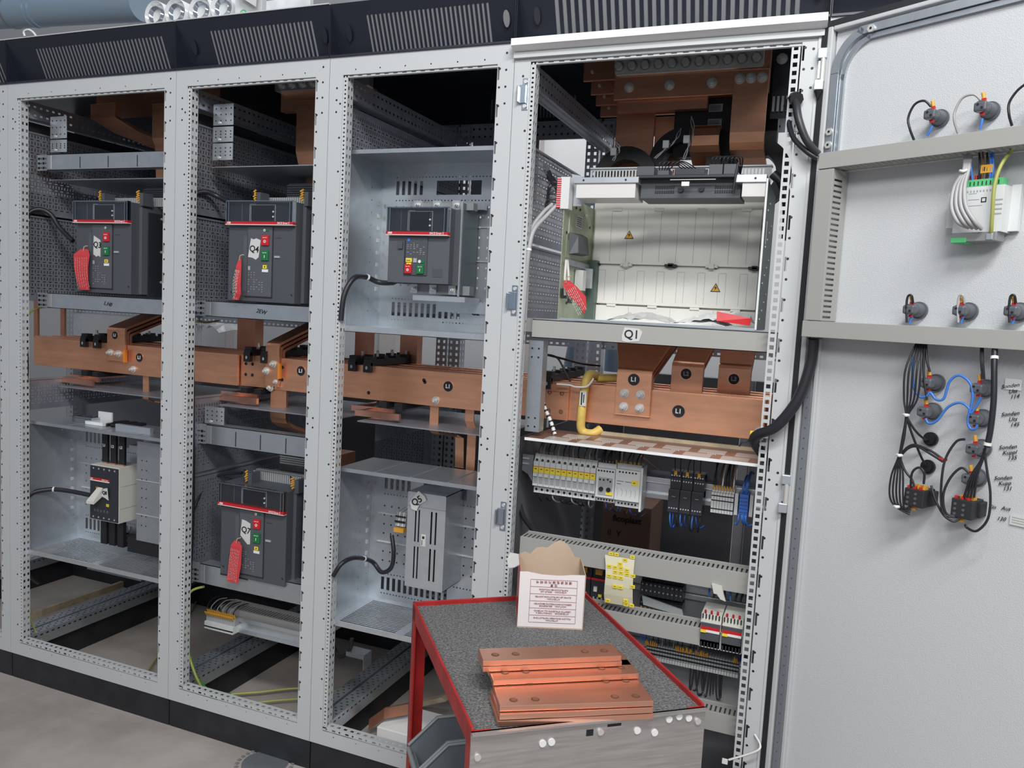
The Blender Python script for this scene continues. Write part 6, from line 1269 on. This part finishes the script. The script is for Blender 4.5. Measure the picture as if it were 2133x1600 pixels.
TX = ['ATTENTION\nFOLLOW ENCLOSED INSTRUCTIONS', 'ATTENZIONE :   CONSULTARE IL\nLIBRETTO ISTRUZIONI ALL INTERNO', 'ACHTUNG :   BEILIEGENDE\nGEBRAUCHSANWEISUNG BEACHTEN', 'ATTENTION :\nSUIVRE LES INSTRUCTIONS JOINTES', 'ATENCION :   SEGUIR LAS\nINSTRUCCIONES INCLUIDAS', '\u6ce8 \u610f\n\u8bf7 \u9605 \u8bfb \u5305 \u88c5 \u5185 \u8bf4 \u660e \u4e66']
for k, s_ in enumerate(TX): text('lettering', s_, t, ((x0 + x1) / 2, -.0006, z0 + (z1 - z0) * (k + .5) / 6), .0052 if k < 5 else .0075, 'ink_red', rot=(PI / 2, PI, 0))
# grey stacking bins on the middle deck
def sbin(label, x, y, z, L, d, h):
    t = cth('storage_bin', label, 'storage bin', cmi @ Vector((x, y, z)), CR, 'grey stacking bins in the trolley')
    pr = [(0, 0), (L, 0), (L, h), (.055, h), (-.012, h * .52), (-.012, h * .40), (0, h * .38)]; m = M('bin')
    for yy in (0, -d): m.prism(pr, 1, yy - .0015, yy + .0015)
    m.box(0, L, -d, 0, 0, .003); m.box(L - .003, L, -d, 0, 0, h); m.box(0, .003, -d, 0, 0, h * .38); m.build('tub', t)
    m = M('bin_rim')
    for yy in (0, -d): m.tube([(L, yy, h), (.055, yy, h), (-.012, yy, h * .52)], .0045, n=6, sub=1)
    m.tube([(-.012, 0, h * .45), (-.012, -d, h * .45)], .006, n=6, sub=1); m.build('rim', t)
mat('bin_rim', (.22, .24, .25), .4)
M('iron').box(.0, CW, -CL, .0, .416, .420).build('middle_deck', ct)
sbin('rear grey plastic bin on the middle deck of the trolley', .0, -.088, .421, .25, .112, .128); sbin('middle grey plastic bin on the middle deck of the trolley', .0, -.210, .421, .25, .112, .128); sbin('front grey plastic bin on the middle deck of the trolley', .0, -.332, .421, .25, .112, .128)
# ------------------------------------------------------------------ things on the floor and behind
t = thing('copper_bracket', 'bent drilled copper bars lying on the floor inside the third cabinet', 'copper bar', (1.60, .3, .02)); m = M('copper_dull'); P = [at(768, 1510, 2, .05), at(800, 1487, 2, .10), at(850, 1478, 2, .10)]
for a, b in ((P[0], P[1]), (P[1], P[2])): m.hexa([(a.x, a.y, a.z - .02), (b.x, b.y, b.z - .02), (b.x, b.y + .01, b.z - .02), (a.x, a.y + .01, a.z - .02), (a.x, a.y, a.z + .02), (b.x, b.y, b.z + .02), (b.x, b.y + .01, b.z + .02), (a.x, a.y + .01, a.z + .02)])
m.build('bars', t); Q = at(800, 1545, 2, 0); m = M('white_paint'); m.box(Q.x - .02, Q.x + .30, Q.y - .02, Q.y + .16, .0, .06); m.build('white_box', None, 'low white box on the floor inside the third cabinet', 'box', bev=.003)
m = M('wood'); m.prism([(Q.x - .10, .0), (Q.x + .12, .10), (Q.x + .14, .09), (Q.x - .06, .0)], 1, Q.y + .2, Q.y + .23, 'wood'); m.build('wooden_slat', None, 'thin wooden slat leaning inside the third cabinet', 'wood strip')
a = at(60, 1285, 2, .01); b = at(255, 1217, 2, .01); M('wood').hexa([(a.x, a.y, 0), (b.x, b.y, 0), (b.x + .02, b.y + .05, 0), (a.x + .02, a.y + .05, 0), (a.x, a.y, .03), (b.x, b.y, .03), (b.x + .02, b.y + .05, .03), (a.x + .02, a.y + .05, .03)]).build('wooden_slat', None, 'long wooden slat on the floor behind the leftmost cabinet', 'wood strip')
t = thing('drain_cover', 'round metal floor cover with toothed rim before the plinth', 'floor cover', tuple(at(552, 1592, 2, 0))); q = at(552, 1592, 2, 0); q.z = 0; m = M('iron'); m.cyl(q, q + Vector((0, 0, .004)), .075, 'zinc', 32); m.build('lid', t)
m = M('iron')
for k in range(28): c_, s_ = math.cos(k * PI / 14), math.sin(k * PI / 14); m.box(q.x + c_ * .09 - .005, q.x + c_ * .09 + .005, q.y + s_ * .09 - .005, q.y + s_ * .09 + .005, 0, .004)
m.build('toothed_rim', t)
# terminal rail assembly hanging low in cabinet 2
t = thing('wiring_duct', 'grey duct above the loose terminal rail, second cabinet', 'cable duct', (.85, .25, .33)); m = M('duct_grey'); hs = [(.006 + .0125 * k, .011 + .0125 * k) for k in range(38)]
m.perf((.83, .22, .372), (1, 0, 0), (0, 1, 0), .50, .08, [(.006, .05, hs)]); m.box(.83, 1.33, .218, .221, .335, .372); m.build('slotted_body', t, solid=.0012)
t = din('loose mounting rail low in the second cabinet', .93, 1.33, .20, .325, .058)
p = None
for i in range(16):
    lb = 'grey terminal of the loose rail, %s' % nth(i, 16)
    if p is None:
        x = .80; p = thing('terminal_block', lb, 'terminal block', (x, .16, .30), group='terminals of the loose rail, second cabinet'); m = M('plastic_white'); m.box(x, x + .0075, .17, .22, .298, .325); m.box(x, x + .0075, .18, .22, .325, .35, 'plastic_grey'); m.box(x, x + .0077, .168, .171, .306, .310, 'black'); m.build('body', p)
        m = M('ferrule'); m.cyl((x + .003, .175, .350), (x + .004, .168, .362), .0026, n=6); m.cyl((x + .005, .185, .352), (x + .003, .18, .368), .0026, n=6); m.build('yellow_ferrule', p)
    else: c = copy_tree(p); c.location.x += .0083 * i; c['label'] = lb
wires(9, .80, .92, .19, .36, .035, 'dark wire arching above the loose terminals', 'wires of the loose terminals', ('cable', 'grey_wire'), r=.002, back=.06)
t = thing('junction_bracket', 'grey bracket with a black cable ring low in the third cabinet', 'bracket', (1.36, .15, .30)); m = M('zinc'); m.box(1.43, 1.50, .15, .20, .335, .35); m.box(1.498, 1.50, .15, .20, .30, .335); m.build('bracket', t)
cable('black cable loop hanging under the grey bracket', pc([(690, 1330, .16), (700, 1360, .16), (712, 1368, .16), (728, 1355, .16), (733, 1330, .16)]), .007)
# left cabinet floor parts
m = M('zinc_dark'); q = at(120, 1190, 2, .42); m.box(.06, .36, .30, .75, .395, .40); m.box(.06, .36, .29, .30, .36, .40); m.build('angled_sheet', None, 'dark folded sheet under the lowest grille, leftmost cabinet', 'sheet metal'); m = M('offwhite').box(-.02, .26, .40, .70, .402, .408); m.build('cardboard_sheet', None, 'pale cardboard sheet under the lowest grille, leftmost cabinet', 'cardboard')
# behind the row
def slab(label, x0, x1, y, z0, z1, mt, name='steel_panel', cat='panel', d=.05): return M(mt).box(x0, x1, y, y + d, z0, z1).build(name, None, label, cat, 'panels standing behind the row')
slab('dark grey panel seen through the middle of the Q1 cabinet', 2.02, 2.53, 1.5, 0, 1.28, 'dark_panel'); slab('lighter upright strip between two dark panels behind', 2.535, 2.58, 1.52, 0, 1.28, 'light_panel', 'upright_strip', 'panel'); slab('darkest panel seen at the right behind the Q1 cabinet', 2.585, 3.3, 1.5, 0, 1.28, 'dark_panel')
slab('dark panel behind the third cabinet', 1.26, 1.80, .98, 0, 1.21, 'dark_panel'); slab('pale grey panel left of the carton behind the Q1 cabinet', 1.66, 1.84, 1.45, 0, .68, 'light_panel'); slab('dark panel behind the leftmost cabinet', -.9, .73, .98, 0, 1.13, 'dark_panel', d=.05); slab('dark panel behind the second cabinet', .75, 1.25, .98, 0, 1.13, 'dark_panel', d=.05)  # dark slabs here stand close to block light onto the cabinet floors
slab('dark panel behind the pale one', 1.63, 2.0, 1.56, 0, 1.1, 'dark_panel')
t = thing('carton_box', 'brown carton with black print standing behind the Q1 cabinet', 'box', (2.06, 1.1, .5)); m = M('cardboard'); m.box(2.045, 2.25, 1.1, 1.35, .0, .755); m.build('carton', t, bev=.003)
text('lettering', 'ficoplast', t, (2.15, 1.098, .695), .036, 'ink', bold=.0008); text('lettering', 'II  Y  \u2602'[:5], t, (2.10, 1.098, .63), .035, 'ink')
m = M('blue'); c_ = Vector((1.80, 1.5, 1.36)); m.cyl((1.78, 1.5, 1.28), (1.79, 1.5, 1.42), .07, 'duct_pipe', 20, r2=.06); m.cyl((1.95, 1.6, 1.27), (1.95, 1.6, 1.40), .07, 'duct_pipe', 20); m.build('blue_cloth', None, 'pale blue plastic bundle behind the Q1 busbars', 'plastic bundle')
crumple('plastic_bag', 'white film bag glimpsed above the busbars, leftmost cabinet', 'bag', -.10, .14, .95, 1.2, 1.34, .16, 'film', 12)
# above the cabinets
t = thing('ventilation_pipe', 'blue grey ventilation pipe above the cabinets at the left', 'pipe', (-2.0, 1.5, 2.9)); a = Y(-60, 30, 1.5); b = Y(296, 8, 1.5); m = M('duct_pipe'); m.cyl(a, b, .095, n=36); m.build('tube', t)
d = (b - a).normalized()
for f in (.27, .40, .43):
    p = a.lerp(b, f); M('iron' if f < .3 else 'duct_pipe').cyl(p - d * .006, p + d * .006, .101, n=36).build('pipe_clamp', t)
p = a.lerp(b, .27); M('iron').cyl(p + Vector((0, 0, .09)), p + Vector((0, 0, .9)), .006, n=8).build('hanger', t)
p0 = None
for i, u in enumerate((322, 364, 415, 461)):
    c_ = Y(u, 30 - i * 5, .15); lb = 'film wrapped tube end on top of the cabinets, %s of four' % nth(i, 4); t = thing('wrapped_tube', lb, 'plastic tube', (c_.x, c_.y, c_.z - .045), group='film wrapped tubes on the cabinets'); m = M('film'); m.cyl(c_, c_ + Vector((0, .5, 0)), .046, n=28, cap=False); m.cyl(c_ + Vector((0, .02, 0)), c_ + Vector((0, .03, 0)), .040, 'plastic_white', 28); m.build('outer_film', t, solid=.002)
    m = M('steel'); m.cyl(c_ + Vector((.0, .0, 0)), c_ + Vector((0, .4, 0)), .028, 'clear_rim', 24, cap=False); m.build('inner_tube', t, solid=.002)
a = Y(292, 48, .12); b = Y(555, 0, .12); crumple('foil_sheet', 'crumpled white film around the tubes on top of the cabinets', 'film', a.x, b.x, .10, .6, 2.408, .03, 'film', 21, 20, 6)
m = M('film'); q = Y(430, 5, .6); m.box(.42, .86, .62, .64, 2.41, 2.72, 'film'); m.build('foil_sheet', None, 'shiny white film standing behind the wrapped tubes', 'film')
m = M('white'); q = Y(500, 18, .1); m.box(q.x - .02, q.x + .09, .10, .12, 2.408, 2.55, 'plastic_white'); m.cyl((q.x + .015, .098, 2.455), (q.x + .015, .10, 2.455), .014, 'green_term', 20); m.cyl((q.x + .015, .097, 2.455), (q.x + .015, .0985, 2.455), .008, 'white', 20); m.cyl((q.x + .015, .096, 2.455), (q.x + .015, .0975, 2.455), .005, 'green', 20); m.build('packaging_card', None, 'card with a green round mark right of the wrapped tubes', 'packaging')
M('paper').prism([(q.x + .0, 2.56), (q.x + .10, 2.60), (q.x + .09, 2.46), (q.x + .02, 2.50)], 1, .07, .072).build('paper_sheet', None, 'white paper sticking out above the green marked card', 'paper')
cable('white wire arc standing on the top of the leftmost cabinet', pc([(52, 76, .05), (50, 66, .05), (60, 62, .05), (70, 68, .05), (76, 77, .05)]), .004, 'white', 'wire', 'wire')
t = thing('perforated_bar', 'pale perforated bar lying on top of the leftmost cabinet', 'metal bar', (-.6, .2, 2.41)); m = M('grey_paint'); m.perf((-1.2, .25, 2.408), (1, 0, 0), (0, 0, 1), 1.9, .06, [(.025, .034, [(.03 + .04 * k, .042 + .04 * k) for k in range(46)])]); m.box(-1.2, .7, .252, .30, 2.406, 2.468, 'brk'); m.build('bar', t, solid=.002)
m = M('concrete'); m.box(.68, 1.0, .08, .3, 2.408, 2.44, 'film'); m.build('foam_sheet', None, 'grey foam piece on the cabinet top at the joint', 'foam')
for o in bpy.data.objects:
    if '_o' in o: del o['_o']
